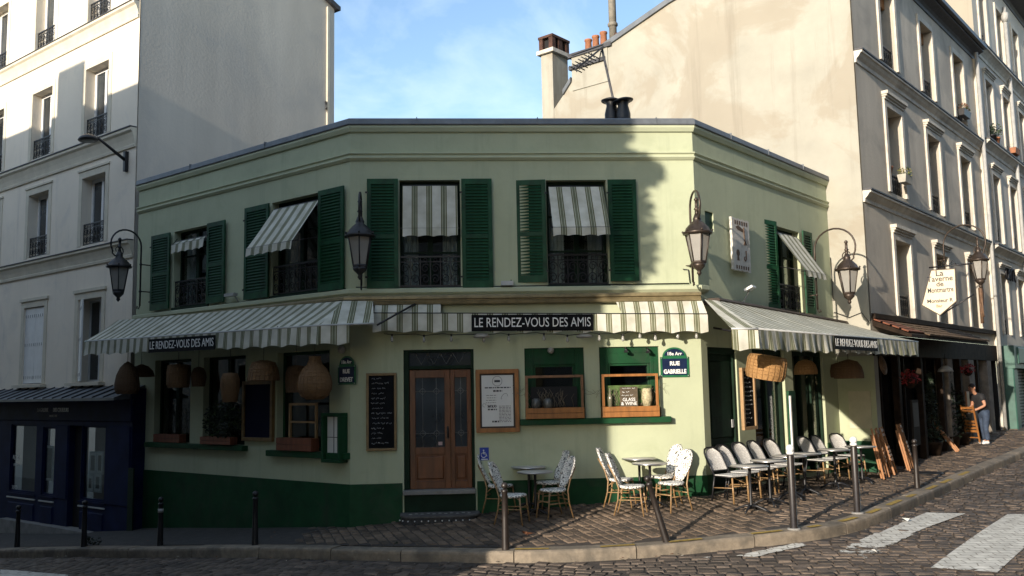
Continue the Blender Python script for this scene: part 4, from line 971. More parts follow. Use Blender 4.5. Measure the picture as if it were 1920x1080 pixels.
# ================================================================== house across the street whose shade falls on the cafe
oc = None; DST0 = mat('grey_plaster', (.17, .16, .15), .9, .1, 1)
C0 = np.array([CAMP[0]+1.67, 16.27]) - np.array([-cos(SUN_AZ), -sin(SUN_AZ)])*13.6
FO = Frame(C0, A_L+pi)                       # street front looks back at the cafe; x runs away to the left of the photo
oc = thing('apartment_building', 'tall plaster house across the street, behind the camera, shading the cafe', 'building', FO.at(8, 0, -.4))
ops = [(x-.5, x+.5, z, z+1.9) for x in (1.6, 4.2, 6.8, 9.4, 12, 14.6, 17.2) for z in (1, 4.3, 7.4)]
HO = 12.1
wall(MB(), 0, 20, -2, HO, ops, .3).build('wall', DST0, oc, FO.M)
MB().prismz([(0.002, .31), (20, .31), (20, 9), (.002, 9)], -2, HO).build('wall', DST0, oc, FO.M)
q = MB(); q.quad((.0, 0, -2), (0, .31, -2), (0, .31, HO), (0, 0, HO)); q.build('wall', DST0, oc, FO.M)
for o in ops: window(oc, FO, o, .3, WHITE, PANE, 1, .5, .06)
MB().box(-.12, 2.4, -.3, 3.2, HO-.2, HO+.3).build('cornice', STONET, oc, FO.M)
# street tree at that corner: its leaves fray the edge of the shade
TM = FO.at(.9, -1.6, H(*xy(FO, .9, -1.6)))
tr_ = thing('street_tree', 'leafy street tree at the corner across the street, behind the camera', 'tree', TM); BK = mat('bark', (.07, .055, .04), .9, .3, 8)
q = MB(); q.tube([(0, 0, -.1), (.05, 0, 3), (-.05, .1, 6.), (-.3, .2, 8.5), (-.5, .2, 10)], [.2, .16, .13, .08, .04], 8)
for a, b in (((-.1, .1, 6.), (1.0, .4, 8.4)), ((-.1, .1, 6.6), (-1.4, -.3, 9.3)), ((-.2, .2, 7.5), (-1.1, .9, 9.7)), ((-.1, .1, 5.5), (.9, -.9, 7.4))): q.tube([a, ((a[0]+b[0])/2, (a[1]+b[1])/2, (a[2]+b[2])/2+.2), b], [.07, .05, .02], 6)
q.build('trunk', BK, tr_, TM)
q = MB(); rng = random.Random(21)
for c, r_, n in (((-.80, .2, 8.75), (.82, 1.1, 1.35), 3400), ((-1.1, .2, 9.95), (.62, .7, .36), 1200), ((.3, .3, 8.2), (1.2, 1.2, 1.3), 900), ((-.62, .2, 10.8), (.72, .9, .75), 2400), ((.6, .2, 10.), (1.2, 1.1, 1.), 700)): q.leaves(c, r_, n, .19, rng, .0, (0, 0, 1))
q.build('crown', [LEAF, LEAFD], tr_, TM)
MB().box(2.4, 20, -.35, .0, HO-.25, HO+.1).build('cornice', STONET, oc, FO.M)
for x, w_, h_ in ((4.5, 1.2, 1.6), (9.5, .9, 1.3), (13.4, 1.4, 1.9), (18, 1.2, 1.5)): MB().box(x, x+w_, 2, 2.7, HO-.1, HO+h_).build('chimney', SOOT, oc, FO.M)

# row of houses on the far side of the right street, beside and behind the camera
FQ = Frame(FB.w(-34, -13, 0)[:2], A_R)
rw_ = thing('apartment_building', 'long stone terrace of houses opposite, beside and behind the camera', 'building', FQ.at(20, 0, 0))
DST = mat('grey_street_stone', (.16, .15, .14), .9, .1, 1)
MB().box(0, 64, -10, 0, -3, 15).build('wall', DST, rw_, FQ.M)
for x in range(3, 62, 4):
    for z in (1.5, 5, 8.5, 11.8): MB().box(x, x+1.2, .002, .05, z, z+2).build('window', PANE, rw_, FQ.M)

# unseen houses added behind the camera to block low sky light: along the left street and at the far end of the street
for fr_, x0, x1, y1, zt, lab in ((FO, 20.6, 46, 9, 11.6, 'unseen grey house added down the left street to block low sky light'), (Frame((-50., -24.), R(-34.5)+pi), -26, 16, 9, 10.2, 'unseen low grey houses added far behind the camera to block horizon sky light')):
    h_ = thing('apartment_building', lab, 'building', fr_.at((x0+x1)/2, 0, -.5)); MB().box(x0, x1, 0, y1, -4, zt).build('wall', DST, h_, fr_.M)
    n_ = int((x1-x0)/3.4)
    for i in range(n_):
        for z in (1, 4.3, 7.3): MB().box(x0+1+i*3.4, x0+2.1+i*3.4, -.05, -.002, z, z+1.9).build('window', PANE, h_, fr_.M)

# ================================================================== awnings
def cloth_quad(fr, A, B, Cc, D, sag=.02, nu=24, nv=8):
    """A, B rail left/right, C, D front right/left, in the frame (x, y, z); stripes follow x"""
    A, B, Cc, D = map(np.array, (A, B, Cc, D)); m = MB()
    def fn(u, v):
        a = A+(B-A)*u; d = D+(Cc-D)*u; p = a+(d-a)*v; p = p+np.array([0, 0, -sag*sin(pi*v)*(1+.35*sin(p[0]*2.6))+.006*sin(p[0]*7.1+3*v)*sin(pi*v)]); return fr.w(*p)
    def uvf(u, v):
        a = A+(B-A)*u; d = D+(Cc-D)*u; p = a+(d-a)*v; return (p[0]+20, v)
    return m.grid(fn, nu, nv, uvf)
def valance(fr, x0, x1, y, z0, z1, drop, per=.262*2, amp=.035, wob=.012, ph=0., drop1=None):
    m = MB(); n = max(8, int((x1-x0)/.035))
    def fn(u, v):
        x = x0+(x1-x0)*u; zt = z0+(z1-z0)*u; dd = drop if drop1 is None else drop+(drop1-drop)*u
        b = dd-amp*(abs(sin(pi*((x+20)/per+ph)))**.8)*1.3
        yy = y-.02*v+wob*sin(x*9.+1.3)*v+wob*.7*sin(x*23)*v
        return fr.w(x, yy, zt-b*v)
    return m.grid(fn, n, 3, lambda u, v: (x0+(x1-x0)*u+20, v))
I4 = Matrix.Identity(4); STRIPE_ = stripes('awning_stripes')
NAME = 'LE RENDEZ-VOUS DES AMIS'
def name_panel(aw, fr, x0, x1, y, z0, z1, h):
    sl = math.atan2(z1-z0, x1-x0); L = x1-x0; M = fr.at((x0+x1)/2, y, (z0+z1)/2) @ Matrix.Rotation(-sl, 4, 'Y')
    p = MB().box(-L/2, L/2, -.006, .0, -h/2, h/2).build('name_panel', SIGNB, aw, M)
    me = text_mesh(NAME, h*.82, SIGNW); w = max(v.co.x for v in me.vertices)-min(v.co.x for v in me.vertices); s = L*.955/w
    me.transform(Matrix.Diagonal((s, 1, 1, 1))); inst('lettering', me, M @ Matrix.Translation((0, -.009, 0)), p)
def bar(aw, fr, p, q, r=.018, m=None): MB().tube([tuple(fr.w(*p)), tuple(fr.w(*q))], r, 6).build('front_bar', m or LEADW, aw, I4)
# long awning over the left street, wrapping the corner
aw = thing('awning', 'long striped awning on the left street side with lamps hanging under it', 'awning', FL.at(-3.6, -.3, 3.8), 'striped shop awnings')
zl, zr = 3.475, 3.365
cloth_quad(FL, (-7.5, -.25, 3.97), (0.092, -.24, 3.84), (.384, -1., zr), (-7.5, -1., zl), .015, 60).build('canopy', STRIPE_, aw, I4)
cloth_quad(FC, (-.092, -.24, 3.84), (.42, -.24, 3.83), (.50, -1., zr+.02), (-.384, -1., zr), .01, 10).build('canopy', STRIPE_, aw, I4)
valance(FL, -7.5, .384, -1., zl, zr, .33, drop1=.35).build('valance', STRIPE_, aw, I4); valance(FC, -.384, .10, -1., zr, zr+.01, .35).build('valance', STRIPE_, aw, I4)
bar(aw, FL, (-7.5, -.99, zl-.005), (.384, -.99, zr-.005)); bar(aw, FC, (-.384, -.99, zr-.005), (.5, -.99, zr+.015))
a, b = FL.hit(281, 648, 1.02)[0], FL.hit(406, 640, 1.02)[0]; zc = FL.hit(343, 644, 1.02)[1]; name_panel(aw, FL, a, b, -1.045, zc, zc-.012*(b-a), .27)
for x in (-6.6, -3.6, -.8): MB().tube([tuple(FL.w(x, -.05, 3.3)), tuple(FL.w(x+.3, -.5, 3.25)), tuple(FL.w(x, -.97, 3.40))], .02, 6).build('arm', IRON, aw, I4)
# front awning, nearly wound in
aw = thing('awning', 'narrow wound-in striped awning over the front door with the cafe name', 'awning', FC.at(3.2, -.2, 3.8), 'striped shop awnings')
zl, zr, yb = 3.605, 3.505, -.34
zz = lambda x: zl+(zr-zl)*(x-.45)/5.88
cloth_quad(FC, (.45, -.20, 3.76), (1.60, -.20, 3.76), (1.60, yb, zz(1.6)), (.45, yb, zl), .0, 12, 4).build('canopy', STRIPE_, aw, I4)
cloth_quad(FC, (4.72, -.20, 3.76), (6.28, -.20, 3.76), (6.33, yb, zr), (4.80, yb, zz(4.8)), .0, 12, 4).build('canopy', STRIPE_, aw, I4)
valance(FC, .42, 6.33, yb-.005, zl, zr, .345, wob=.006).build('valance', STRIPE_, aw, I4)
bar(aw, FC, (.42, yb+.005, zl+.005), (6.33, yb+.005, zr+.005), .014, IRON)
name_panel(aw, FC, FC.hit(884, 605, .36)[0], FC.hit(1112, 605, .36)[0], yb-.03, zz(2.1)-.17, zz(4.3)-.17+.02, .285)
MB().tube([tuple(FC.w(.55, -.93, 3.36)), tuple(FC.w(1.15, -.22, 3.77))], .018, 6).build('arm', IRON, aw, I4)
# terrace awning on rue Gabrielle
aw = thing('awning', 'wide open striped awning over the sunny terrace on the right street side', 'awning', FR.at(3, -.4, 3.5), 'striped shop awnings')
A_, B_, C_, D_ = (0.0, -.34, 3.76), (6.36, -.37, 3.60), (6.36, -1.88, 3.12), (-1.62, -1.88, 3.10)
cloth_quad(FR, A_, B_, C_, D_, .03, 60, 10).build('canopy', STRIPE_, aw, I4)
pa = FR.w(*A_); pd = FR.w(*D_)
def to(fr, p): q = np.array(p)-fr.o; return (float(q @ fr.u), float(q @ fr.v), float(p[2]))
a2, d2 = to(FC, pa), to(FC, pd)
e2 = (a2[0]-.22, -.26, 3.78); f2 = (FC.hit(1371, 615, -d2[1])[0], d2[1], d2[2]+.01)
cloth_quad(FC, e2, a2, d2, f2, .01, 8, 8).build('canopy', STRIPE_, aw, I4)
valance(FR, -1.62, 6.36, -1.88, 3.10, 3.12, .345, wob=.022).build('valance', STRIPE_, aw, I4)
valance(FC, f2[0], d2[0], d2[1], d2[2]+.005, d2[2], .345, wob=.01).build('valance', STRIPE_, aw, I4)
bar(aw, FR, (-1.62, -1.87, 3.10), (6.36, -1.87, 3.115)); bar(aw, FC, f2, d2)
a, b = FR.hit(1561, 650, 1.9)[0], FR.hit(1642, 652, 1.9)[0]; name_panel(aw, FR, a, b, -1.935, 2.965, 2.97, .24)
for x in (.4, 3.2, 6.0): MB().tube([tuple(FR.w(x, -.05, 3.3)), tuple(FR.w(x+.3, -.9, 3.1)), tuple(FR.w(x, -1.85, 3.05))], .022, 6).build('arm', IRON, aw, I4)
# small awnings over the upper windows
def win_awning(fr, x0, x1, zt, y1, z1, drop, label, dx=0.):
    aw = thing('window_awning', label, 'awning', fr.at((x0+x1)/2, -.1, zt), 'small striped awnings over the upper windows')
    cloth_quad(fr, (x0, -.01, zt), (x1, -.01, zt), (x1+dx, -y1, z1), (x0+dx, -y1, z1), .01, 16, 6).build('canopy', STRIPE_, aw, I4)
    valance(fr, x0+dx, x1+dx, -y1-.004, z1, z1, drop, .262, .02, .006).build('valance', STRIPE_, aw, I4)
    bar(aw, fr, (x0+dx-.03, -y1+.01, z1), (x1+dx+.03, -y1+.01, z1), .012, IRON)
    MB().tube([tuple(fr.w(x0+.0, .02, zt)), tuple(fr.w(x1, .02, zt))], .03, 8).build('roller', IRON, aw, I4)
    for x in (x0, x1): MB().tube([tuple(fr.w(x+(.03 if x == x0 else -.03), .02, z1+.15)), tuple(fr.w(x+dx, -y1+.01, z1))], .009, 5).build('arm', IRON, aw, I4)
win_awning(FL, -5.62, -4.40, 5.56, .10, 5.49, .20, 'small rolled-up striped awning over the leftmost upstairs window')
win_awning(FL, -2.20, -.85, 5.80, .62, 4.97, .16, 'slanting striped window awning pushed out beside the left corner lantern')
win_awning(FC, .93, 1.92, 5.93, .16, 5.13, .16, 'striped blind hanging nearly flat at the upper window above the front door')
win_awning(FC, 3.58, 4.58, 5.90, .58, 5.05, .16, 'striped window awning tilted out next to the sunlit upper wall')
win_awning(FR, 3.46, 4.55, 5.46, .60, 4.58, .14, 'striped window awning above the terrace street, sharply slanted in sun')

# ================================================================== lanterns
def lantern(M, label, drop_z, out=.72, cap=1., met=BRONZE, tall=1.25, s=1.0):
    """M: on the wall, -y outward, z=0 at the height of the glass bottom"""
    t = thing('wall_lantern', label, 'lantern', M, 'scroll bracket street lanterns')
    b = MB(); w = .24
    top = 1.02*s; 
    pts = [(0, -w, -.30), (0, -w, top)]
    Rr = (out-w)/2+.10; cy = -w-Rr
    for k in range(1, 15): a = pi-k/14*1.16*pi; pts.append((0, cy-Rr*cos(a), top+Rr*sin(a)*.95))
    e = pts[-1]
    for k in range(1, 15): a = k/14*2.2*pi; rr = .16*(1-.68*k/14); pts.append((0, e[1]+.13-rr*cos(a)-.0, e[2]+.02-rr*sin(a)))
    b.tube(pts, [.021]*2+[.02]*14+[.017-.0006*k for k in range(14)], 6)
    for z in (.02, .62): b.tube([(0, 0, z), (0, -w, z)], .014, 6); b.ball((0, -w, z), .034, 8, 5); b.lathe([(.05, 0), (.05, .012)], 8, (0, 0, z))
    b.tube([(0, -w, -.30), (0, -w-.03, -.37), (0, -w-.07, -.36), (0, -w-.06, -.31)], .014, 5)
    b.build('bracket', met, t, M)
    y = -out; h = .50*s; rb, rt = .125*s, .215*s
    L = MB(); n = 6
    L.lathe([(.028, .36), (.036, .40), (.024, .44), (.05, .47), (.03, .50), (.028, .62), (.045, .64), (.02, .68)], 10, (0, y, h-.02*s))
    L.lathe([(rt*1.22, 0), (rt*1.25, .035), (rt*1.06, .05), (rt*.95, .11), (rt*.6, .19), (rt*.33, .24), (rt*.36, .27), (rt*.2, .36)], 12, (0, y, h))
    for k in range(6):
        a = k*pi/3+pi/6; L.ball((1.22*rt*cos(a), y+1.22*rt*sin(a), h+.055), .022, 6, 4)
    L.build('cap', met, t, M)
    fr = MB()
    for k in range(6):
        a = k*pi/3+pi/6; fr.tube([(rb*cos(a), y+rb*sin(a), 0), (rt*cos(a), y+rt*sin(a), h)], .012, 4)
    fr.lathe([(rb*1.05, -.02), (rb*1.12, 0), (rb*1.05, .025)], 6, (0, y, 0), False, ph=pi/6); fr.lathe([(rb*1.0, -.02), (rb*.85, -.08), (rb*.35, -.14), (.03, -.16), (.045, -.19), (.01, -.24)], 10, (0, y, 0))
    fr.build('lamp_frame', met, t, M)
    g = MB(); g.lathe([(rb*.94, .02), (rt*.94, h-.01)], 6, (0, y, 0), False, ph=pi/6); g.build('glass', LANT, t, M)
    return t
def lant_at(fr, px, py, out, label, rot=0., x=None, **k):
    """foot of the glass seen at (px, py)"""
    xx, z = fr.hit(px, py, out) if x is None else (x, fr.hitx(px, py, x)[1])
    return lantern(fr.at(xx, 0, z, rot), label, 0, out, **k)
lant_at(FL, 222, 545, .74, 'black scroll lantern at the far left end of the green cafe', met=IRON)
_z = FC.hit(669, 497, .75)[1]
lantern(FC.at(.21, 0, _z, R(2)), 'black lantern on the shaded left corner between two shutters', 0, .62, met=IRON)
_z = FR.hit(1314, 492, .6)[1]
lantern(FC.at(WC-.17, 0, ondepth(1315, 492, 15.8)[2], R(2)), 'bronze lantern on the sunlit right corner above the street plaque', 0, .62)
_x, _z = FR.hit(1592, 550, .95)
lantern(FR.at(_x, 0, _z), 'bronze lantern with tall curled bracket against the cream gable strip', 0, .95)
_x, _z = FB.hit(1838, 524, 1.1)
lantern(FB.at(_x, 0, _z), 'lantern on a long arm beside the hanging tavern sign', 0, 1.1, met=BRONZE)
# modern street light on the white house
sx_, sz_ = FL.hit(237, 300, .03); q = MB()
t = thing('street_light', 'black flat-headed street light on an arm from the white house', 'street light', FL.at(sx_, 0, sz_))
MB().box(-.05, .05, -.09, .0, -.28, .20).build('bracket', IRON, t, FL.at(sx_, 0, sz_), .01)
MB().tube([(0, -.08, 0), (0, -.45, .22), (-.0, -.75, .40)], [.04, .035, .03], 8).build('arm', IRON, t, FL.at(sx_, 0, sz_))
q = MB(); q.lathe([(.02, .10), (.12, .09), (.24, .02), (.27, -.03), (.25, -.045), (.01, -.05)], 18, (0, 0, 0), squash=.75); q.build('lamp_head', IRON, t, FL.at(sx_, -.95, sz_+.32))
MB().lathe([(.17, -.055), (.16, -.062)], 16, (0, 0, 0), squash=.75).build('lens', GREYP, t, FL.at(sx_, -.95, sz_+.32))
# little floodlight over the terrace awning
fx, fz = FR.hit(1390, 575, .1); t = thing('floodlight', 'small pale floodlight on a bent arm above the terrace awning', 'floodlight', FR.at(fx, 0, fz))
MB().tube([(0, 0, -.1), (.0, -.10, .0), (0, -.28, .30)], .014, 6).build('arm', GREYP, t, FR.at(fx, 0, fz)); MB().box(-.13, .13, -.09, .09, -.02, .03).build('lamp_head', WHITE, t, FR.at(fx, -.30, fz+.33, R(10)) @ Matrix.Rotation(R(-25), 4, 'X'), .008)
q = MB(); fx, fz = FL.hit(434, 553, .1); q.box(-.16, .16, -.12, -.02, -.03, .03).tube([(.1, -.05, -.02), (.16, 0, -.14)], .012, 5); tag(q.build('floodlight', GREYP, None, FL.at(fx, -.05, fz)), 'small grey floodlight between the two left shutter pairs', 'floodlight')
q = MB(); fx, fz = FC.hit(951, 532, .1); q.box(-.11, .11, -.13, -.03, -.03, .05).box(-.03, .03, -.05, .0, -.02, .02); tag(q.build('floodlight', LEADW, None, FC.at(fx, 0, fz), .006), 'small white box floodlight between the two front upper windows', 'floodlight')

# ================================================================== wicker lamps under the awnings
def shade(fr, px, y_px, y_out, prof, m, label, group, cord_to=3.3, tilt=0., n=18):
    x, z = fr.hit(px, y_px, y_out); M = fr.at(x, -y_out, z)
    t = thing('wicker_lamp', label, 'lamp', M, group)
    MM = M @ Matrix.Rotation(tilt, 4, 'X') if tilt else M
    q = MB(); q.lathe(prof, n); 
    q.f = q.f[:-2]; q.mi = q.mi[:-2]; q.sm = q.sm[:-2]
    s = q.build('lamp_shade', m, t, MM)
    for (rr, zz) in (prof[0], prof[len(prof)//2]): MB().tube([(rr*cos(a), rr*sin(a), zz) for a in np.linspace(0, 2*pi, 19)[:-1]], .009, 4, True).build('rim', m, s, MM)
    w_ = MB(); pr = [p_ for p_ in prof if p_[0] > .04]
    for (ra, za), (rb, zb) in zip(pr[:-1], pr[1:]):
        k_ = max(1, int(math.dist((ra, za), (rb, zb))/.045))
        for i in range(k_):
            f_ = i/k_; rr, zz = ra+(rb-ra)*f_+.003, za+(zb-za)*f_; w_.tube([(rr*cos(a), rr*sin(a), zz+.004*sin(a*9+i*3)) for a in np.linspace(0, 2*pi, 29)[:-1]], .0055, 3, True)
    for i in range(22): a = 2*pi*i/22; w_.tube([((rr+.006)*cos(a), (rr+.006)*sin(a), zz) for rr, zz in pr], .006, 3)
    wv_ = w_.build('weave', m, s, MM); wv_['kind'] = 'stuff'
    top = prof[-1][1]; MB().tube([(0, 0, top-.02), (0, 0, max(top+.05, cord_to-z))], .006, 4).build('cord', IRON, t, M)
    MB().ball((0, 0, top*.55), .035, 8, 5).build('bulb', LANT, t, M)
    return t
GL = 'wicker lamps hanging under the left awning'; o_ = .66
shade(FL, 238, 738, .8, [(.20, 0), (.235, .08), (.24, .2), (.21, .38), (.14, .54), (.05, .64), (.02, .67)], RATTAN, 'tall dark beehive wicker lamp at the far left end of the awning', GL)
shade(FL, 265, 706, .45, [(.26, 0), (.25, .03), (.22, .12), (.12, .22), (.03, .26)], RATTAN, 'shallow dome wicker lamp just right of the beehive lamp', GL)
shade(FL, 334, 726, o_, [(.19, 0), (.215, .06), (.215, .28), (.20, .44), (.03, .46)], RATTAN_SHADE, 'wide drum wicker lamp in front of the leftmost ground floor window', GL)
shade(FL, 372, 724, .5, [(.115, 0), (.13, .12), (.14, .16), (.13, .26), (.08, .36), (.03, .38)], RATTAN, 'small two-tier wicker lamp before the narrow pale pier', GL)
shade(FL, 431, 753, .8, [(.125, 0), (.145, .14), (.165, .28), (.16, .42), (.12, .52), (.03, .53)], RATTAN_SHADE, 'pale barrel wicker lamp above the leafy window box', GL)
shade(FL, 494, 713, o_, [(.28, 0), (.27, .08), (.25, .20), (.20, .32), (.05, .36)], RATTAN_SHADE, 'broad bell wicker lamp over the framed navy board', GL)
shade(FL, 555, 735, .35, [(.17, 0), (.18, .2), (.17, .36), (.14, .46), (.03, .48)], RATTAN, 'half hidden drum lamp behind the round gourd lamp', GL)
shade(FL, 590, 748, .75, [(.14, 0), (.225, .06), (.275, .16), (.285, .26), (.26, .38), (.20, .50), (.12, .58), (.09, .66), (.09, .72)], RATTAN_SHADE, 'big round gourd-shaped wicker lamp at the right end of the row', GL, n=24)
GR_ = 'wicker lamps hanging under the terrace awning'
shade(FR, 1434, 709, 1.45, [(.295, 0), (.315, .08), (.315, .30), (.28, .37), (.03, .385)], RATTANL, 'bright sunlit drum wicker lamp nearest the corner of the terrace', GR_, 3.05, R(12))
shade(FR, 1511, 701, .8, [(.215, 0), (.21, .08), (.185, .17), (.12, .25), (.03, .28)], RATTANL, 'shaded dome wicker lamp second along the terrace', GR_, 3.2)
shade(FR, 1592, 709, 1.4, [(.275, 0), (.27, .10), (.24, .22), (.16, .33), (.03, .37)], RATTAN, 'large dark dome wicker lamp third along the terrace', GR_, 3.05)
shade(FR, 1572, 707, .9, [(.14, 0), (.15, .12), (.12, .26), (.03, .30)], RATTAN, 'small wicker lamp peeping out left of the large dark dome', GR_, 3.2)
x, z = FR.hit(1655, 685, 1.7); q = MB(); q.lathe([(.20, 0), (.20, .015)], 20)
for rr in (.07, .13): q.tube([(rr*cos(a), rr*sin(a), .02) for a in np.linspace(0, 2*pi, 17)[:-1]], .012, 4, True)
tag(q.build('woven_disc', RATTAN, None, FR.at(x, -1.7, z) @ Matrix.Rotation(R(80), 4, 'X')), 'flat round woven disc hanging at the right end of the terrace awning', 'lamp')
# string of bulbs along the front
sl_t = thing('string_lights', 'string of clear bulbs hung along the front awning edge', 'string lights', FC.at(3.2, -.3, 3.2), None)
bx = [(735, 636), (795, 637), (846, 636), (907, 637), (954, 635), (1020, 634), (1064, 637), (1124, 634), (1168, 635), (1200, 630), (1229, 634), (1271, 630), (1306, 630)]
pts = []
CLEAR = mat('bulb_glass', (.33, .33, .3), .1, .1, 4)
for (a, b) in bx:
    x, z = FC.hit(a, b, .26); pts += [(x-.14, -.26, z+.10), (x, -.26, z+.075)]
    q = MB(); q.lathe([(.008, -.05), (.026, -.03), (.03, -.005), (.02, .03), (.014, .05)], 8); q.m = 1; q.lathe([(.016, .05), (.016, .09)], 6); q.build('bulb', [CLEAR, IRON], sl_t, FC.at(x, -.26, z))
MB().tube([tuple(FC.w(*p)) for p in pts], .006, 4).build('cord', IRON, sl_t, I4)
for (a, b, lab) in ((903, 633, 'round ceiling spot under the front awning left of the menu windows'), (1096, 633, 'round ceiling spot under the front awning between the two small windows')):
    x, z = FC.hit(a, b, .2); q = MB(); q.lathe([(.14, 0), (.15, .03), (.10, .07), (.02, .08)], 16); tag(q.build('ceiling_spot', GREYP, None, FC.at(x, -.2, z)), lab, 'spotlight')
x, z = FL.hit(706, 638, .1); q = MB(); q.ball((0, -.08, 0), .07, 12, 8); x, z = FC.hit(661, 655, .1); tag(q.build('globe_lamp', LANT, None, FL.at(-.12, -.02, z)), 'small round globe lamp on the wall above the shaded street plaque', 'lamp')
q = MB(); q.ball((0, -.06, 0), .06, 12, 8); x, z = FC.hit(1033, 657, .05); tag(q.build('globe_lamp', LANT, None, FC.at(x, .04, z)), 'small round globe lamp in the frame of the left front window', 'lamp')
x, z = FC.hit(1172, 655, .03)
for k, (px_, py_, lab) in enumerate(((1172, 655, 'left small black spotlight over the sunlit green window'), (1213, 656, 'right small black spotlight over the sunlit green window'))):
    x, z = FC.hit(px_, py_, .03); q = MB(); q.tube([(0, 0, .03), (0, -.06, .02), (.02, -.10, -.04)], .016, 6).box(-.03, .03, -.13, -.06, -.06, -.02); tag(q.build('spotlight', IRON, None, FC.at(x, -.0, z)), lab, 'spotlight')

# ================================================================== signs and boards
PLQB = mat('plaque_navy', (.012, .022, .06), .25, .2, 5); PLQG = mat('plaque_green', (.02, .13, .055), .3, .2, 5)
def plaque(fr, px, py, l2, label, big=True, w=.52, h=.36):
    x, z = fr.hit(px, py, .02); M = fr.at(x, -.012, z); t = thing('street_plaque', label, 'street sign', M)
    q = MB(); q.box(-w/2, w/2, -.012, .0, -h/2, h/2); q.prism([(w*.42*cos(a), h/2+.001+h*.48*sin(a)) for a in np.linspace(0, pi, 14)], -.012, 0)
    q.build('border', PLQG, t, M)
    q = MB(); q.box(-w/2+.035, w/2-.035, -.016, -.0122, -h/2+.035, h/2-.03); q.prism([((w*.42-.03)*cos(a), h/2+.008+(h*.48-.035)*sin(a)) for a in np.linspace(0.12, pi-.12, 14)], -.016, -.0122); p = q.build('field', PLQB, t, M)
    Mf = M @ Matrix.Translation((0, -.018, 0))
    text('18e Arr', .085, SIGNW, p, Mf @ Matrix.Translation((0, 0, h/2+.055)), bold=.002)
    text('RUE', .10, SIGNW, p, Mf @ Matrix.Translation((0, 0, .06)), bold=.004)
    text(l2, .105, SIGNW, p, Mf @ Matrix.Translation((0, 0, -.085)), sx=.82 if len(l2) > 7 else .9, bold=.004)
    for s in (-1, 1):
        for r in (-1, 1): MB().lathe([(.012, 0), (.012, .01)], 8).build('rivet', STEEL, t, M @ Matrix.Translation((s*(w/2-.02), -.012, r*(h/2-.02))) @ Matrix.Rotation(pi/2, 4, 'X'))
    return t
plaque(FC, 1265, 688, 'GABRIELLE', 'blue enamel street plaque with a green border on the sunlit wall')
plaque(FL, 650, 703, 'DREVET', 'blue street plaque in deep shade under the left awning corner', w=.46, h=.34)
def chalk_lines(par, M, w, h, n, seed, m=None, th=.006, y=-.003):
    r = random.Random(seed); q = MB()
    for i in range(n):
        z = h*(.5-(i+.6)/n*.96); x = -w*r.uniform(.36, .42); L = w*r.uniform(.35, .82); xe = x+L
        while x < xe:
            wd = r.uniform(.03, .09); pts = []; k = max(4, int(wd/.012))
            for j in range(k+1): pts.append((x+wd*j/k+r.uniform(-.006, .006), y, z+(h/n)*r.choice((.30, .12, .12, .12, -.2))*r.uniform(.3, 1.)*(1 if j % 2 else -.8)))
            q.tube(pts, th*.5, 3); x += wd+r.uniform(.012, .03)
    o = q.build('writing', m or CHALK, par, M); o['kind'] = 'stuff'; return o
def board(fr, r, label, fm, bm, fw=.05, depth=.05, y=-.005, cat='board', name='chalkboard', bev=.006):
    a, b, c, d = r; M = fr.at((a+b)/2, y, (c+d)/2); w, h = b-a, d-c; t = thing(name, label, cat, M)
    q = MB(); q.box(-w/2, w/2, -depth, 0, h/2-fw, h/2).box(-w/2, w/2, -depth, 0, -h/2, -h/2+fw).box(-w/2, -w/2+fw, -depth, 0, -h/2+fw, h/2-fw).box(w/2-fw, w/2, -depth, 0, -h/2+fw, h/2-fw); q.build('frame', fm, t, M, bev)
    MB().box(-w/2+fw, w/2-fw, -depth*.5, -.001, -h/2+fw, h/2-fw).build('panel', bm, t, M)
    return t, M @ Matrix.Translation((0, -depth*.5, 0)), w-2*fw, h-2*fw
GOLDF = mat('gilt_frame', (.20, .125, .045), .45, .25, 8)
t, M, w, h = board(FC, FC.rect(687, 700, 846, 744, 699, 844), 'tall chalkboard with handwritten menu left of the wooden door', GOLDF, CHALKB, .045)
chalk_lines(t, M, w, h, 14, 4, th=.011)
t, M, w, h = board(FC, FC.rect(892, 693, 811, 973, 692, 810), 'white printed menu in a wide wooden frame right of the door', PINE, mat('menu_backing', (.03, .02, .015), .6), .075, .07, name='menu_board')
p = MB().box(-w/2+.03, w/2-.03, -.006, -.001, -h/2+.03, h/2-.03).build('menu_sheet', PAPER, t, M); Mp = M @ Matrix.Translation((0, -.0075, 0))
q = MB(); q.tube([(.0+.085*cos(a), 0, h*.36+.085*sin(a)) for a in np.linspace(0, 2*pi, 25)[:-1]], .003, 4, True); q.box(-.05, .05, -.001, .001, h*.36-.018, h*.36+.018)
r = random.Random(2)
def mline(z, x0, x1, th):
    x = x0
    while x < x1: wd = r.uniform(.02, .06); q.box(x, min(x+wd, x1), -.001, .001, z-th/2, z+th/2); x += wd+.012
mline(h*.24, -w*.36, w*.38, .02); mline(h*.18, -w*.12, w*.14, .03)
for k in range(6): mline(h*(.10-.045*k), -w*.36+r.uniform(0, .06), -w*.04, .008)
for k in range(12): mline(h*(-.10-.026*k), w*.04, w*.38, .008)
mline(h*-.10, -w*.28, -w*.02, .024); mline(h*-.16, -w*.28, -w*.02, .024); mline(h*-.38, -w*.16, .02, .03)
q.tube([(w*.2+.06*cos(a), 0, h*.08+.05*sin(a*1.3)) for a in np.linspace(0, 4, 9)], .003, 3).tube([(-w*.38+.03*cos(a), 0, -h*.08+.03*sin(a)) for a in np.linspace(0, 5, 9)], .003, 3)
q.build('print', INK, p, Mp)
t, M, w, h = board(FL, FL.rect(459, 718, 828, 516, 710, 826), 'navy board in a carved gilt frame between two left street windows', GOLDF, mat('navy_board', (.005, .007, .024), .7, spec=.1), .07, .07)
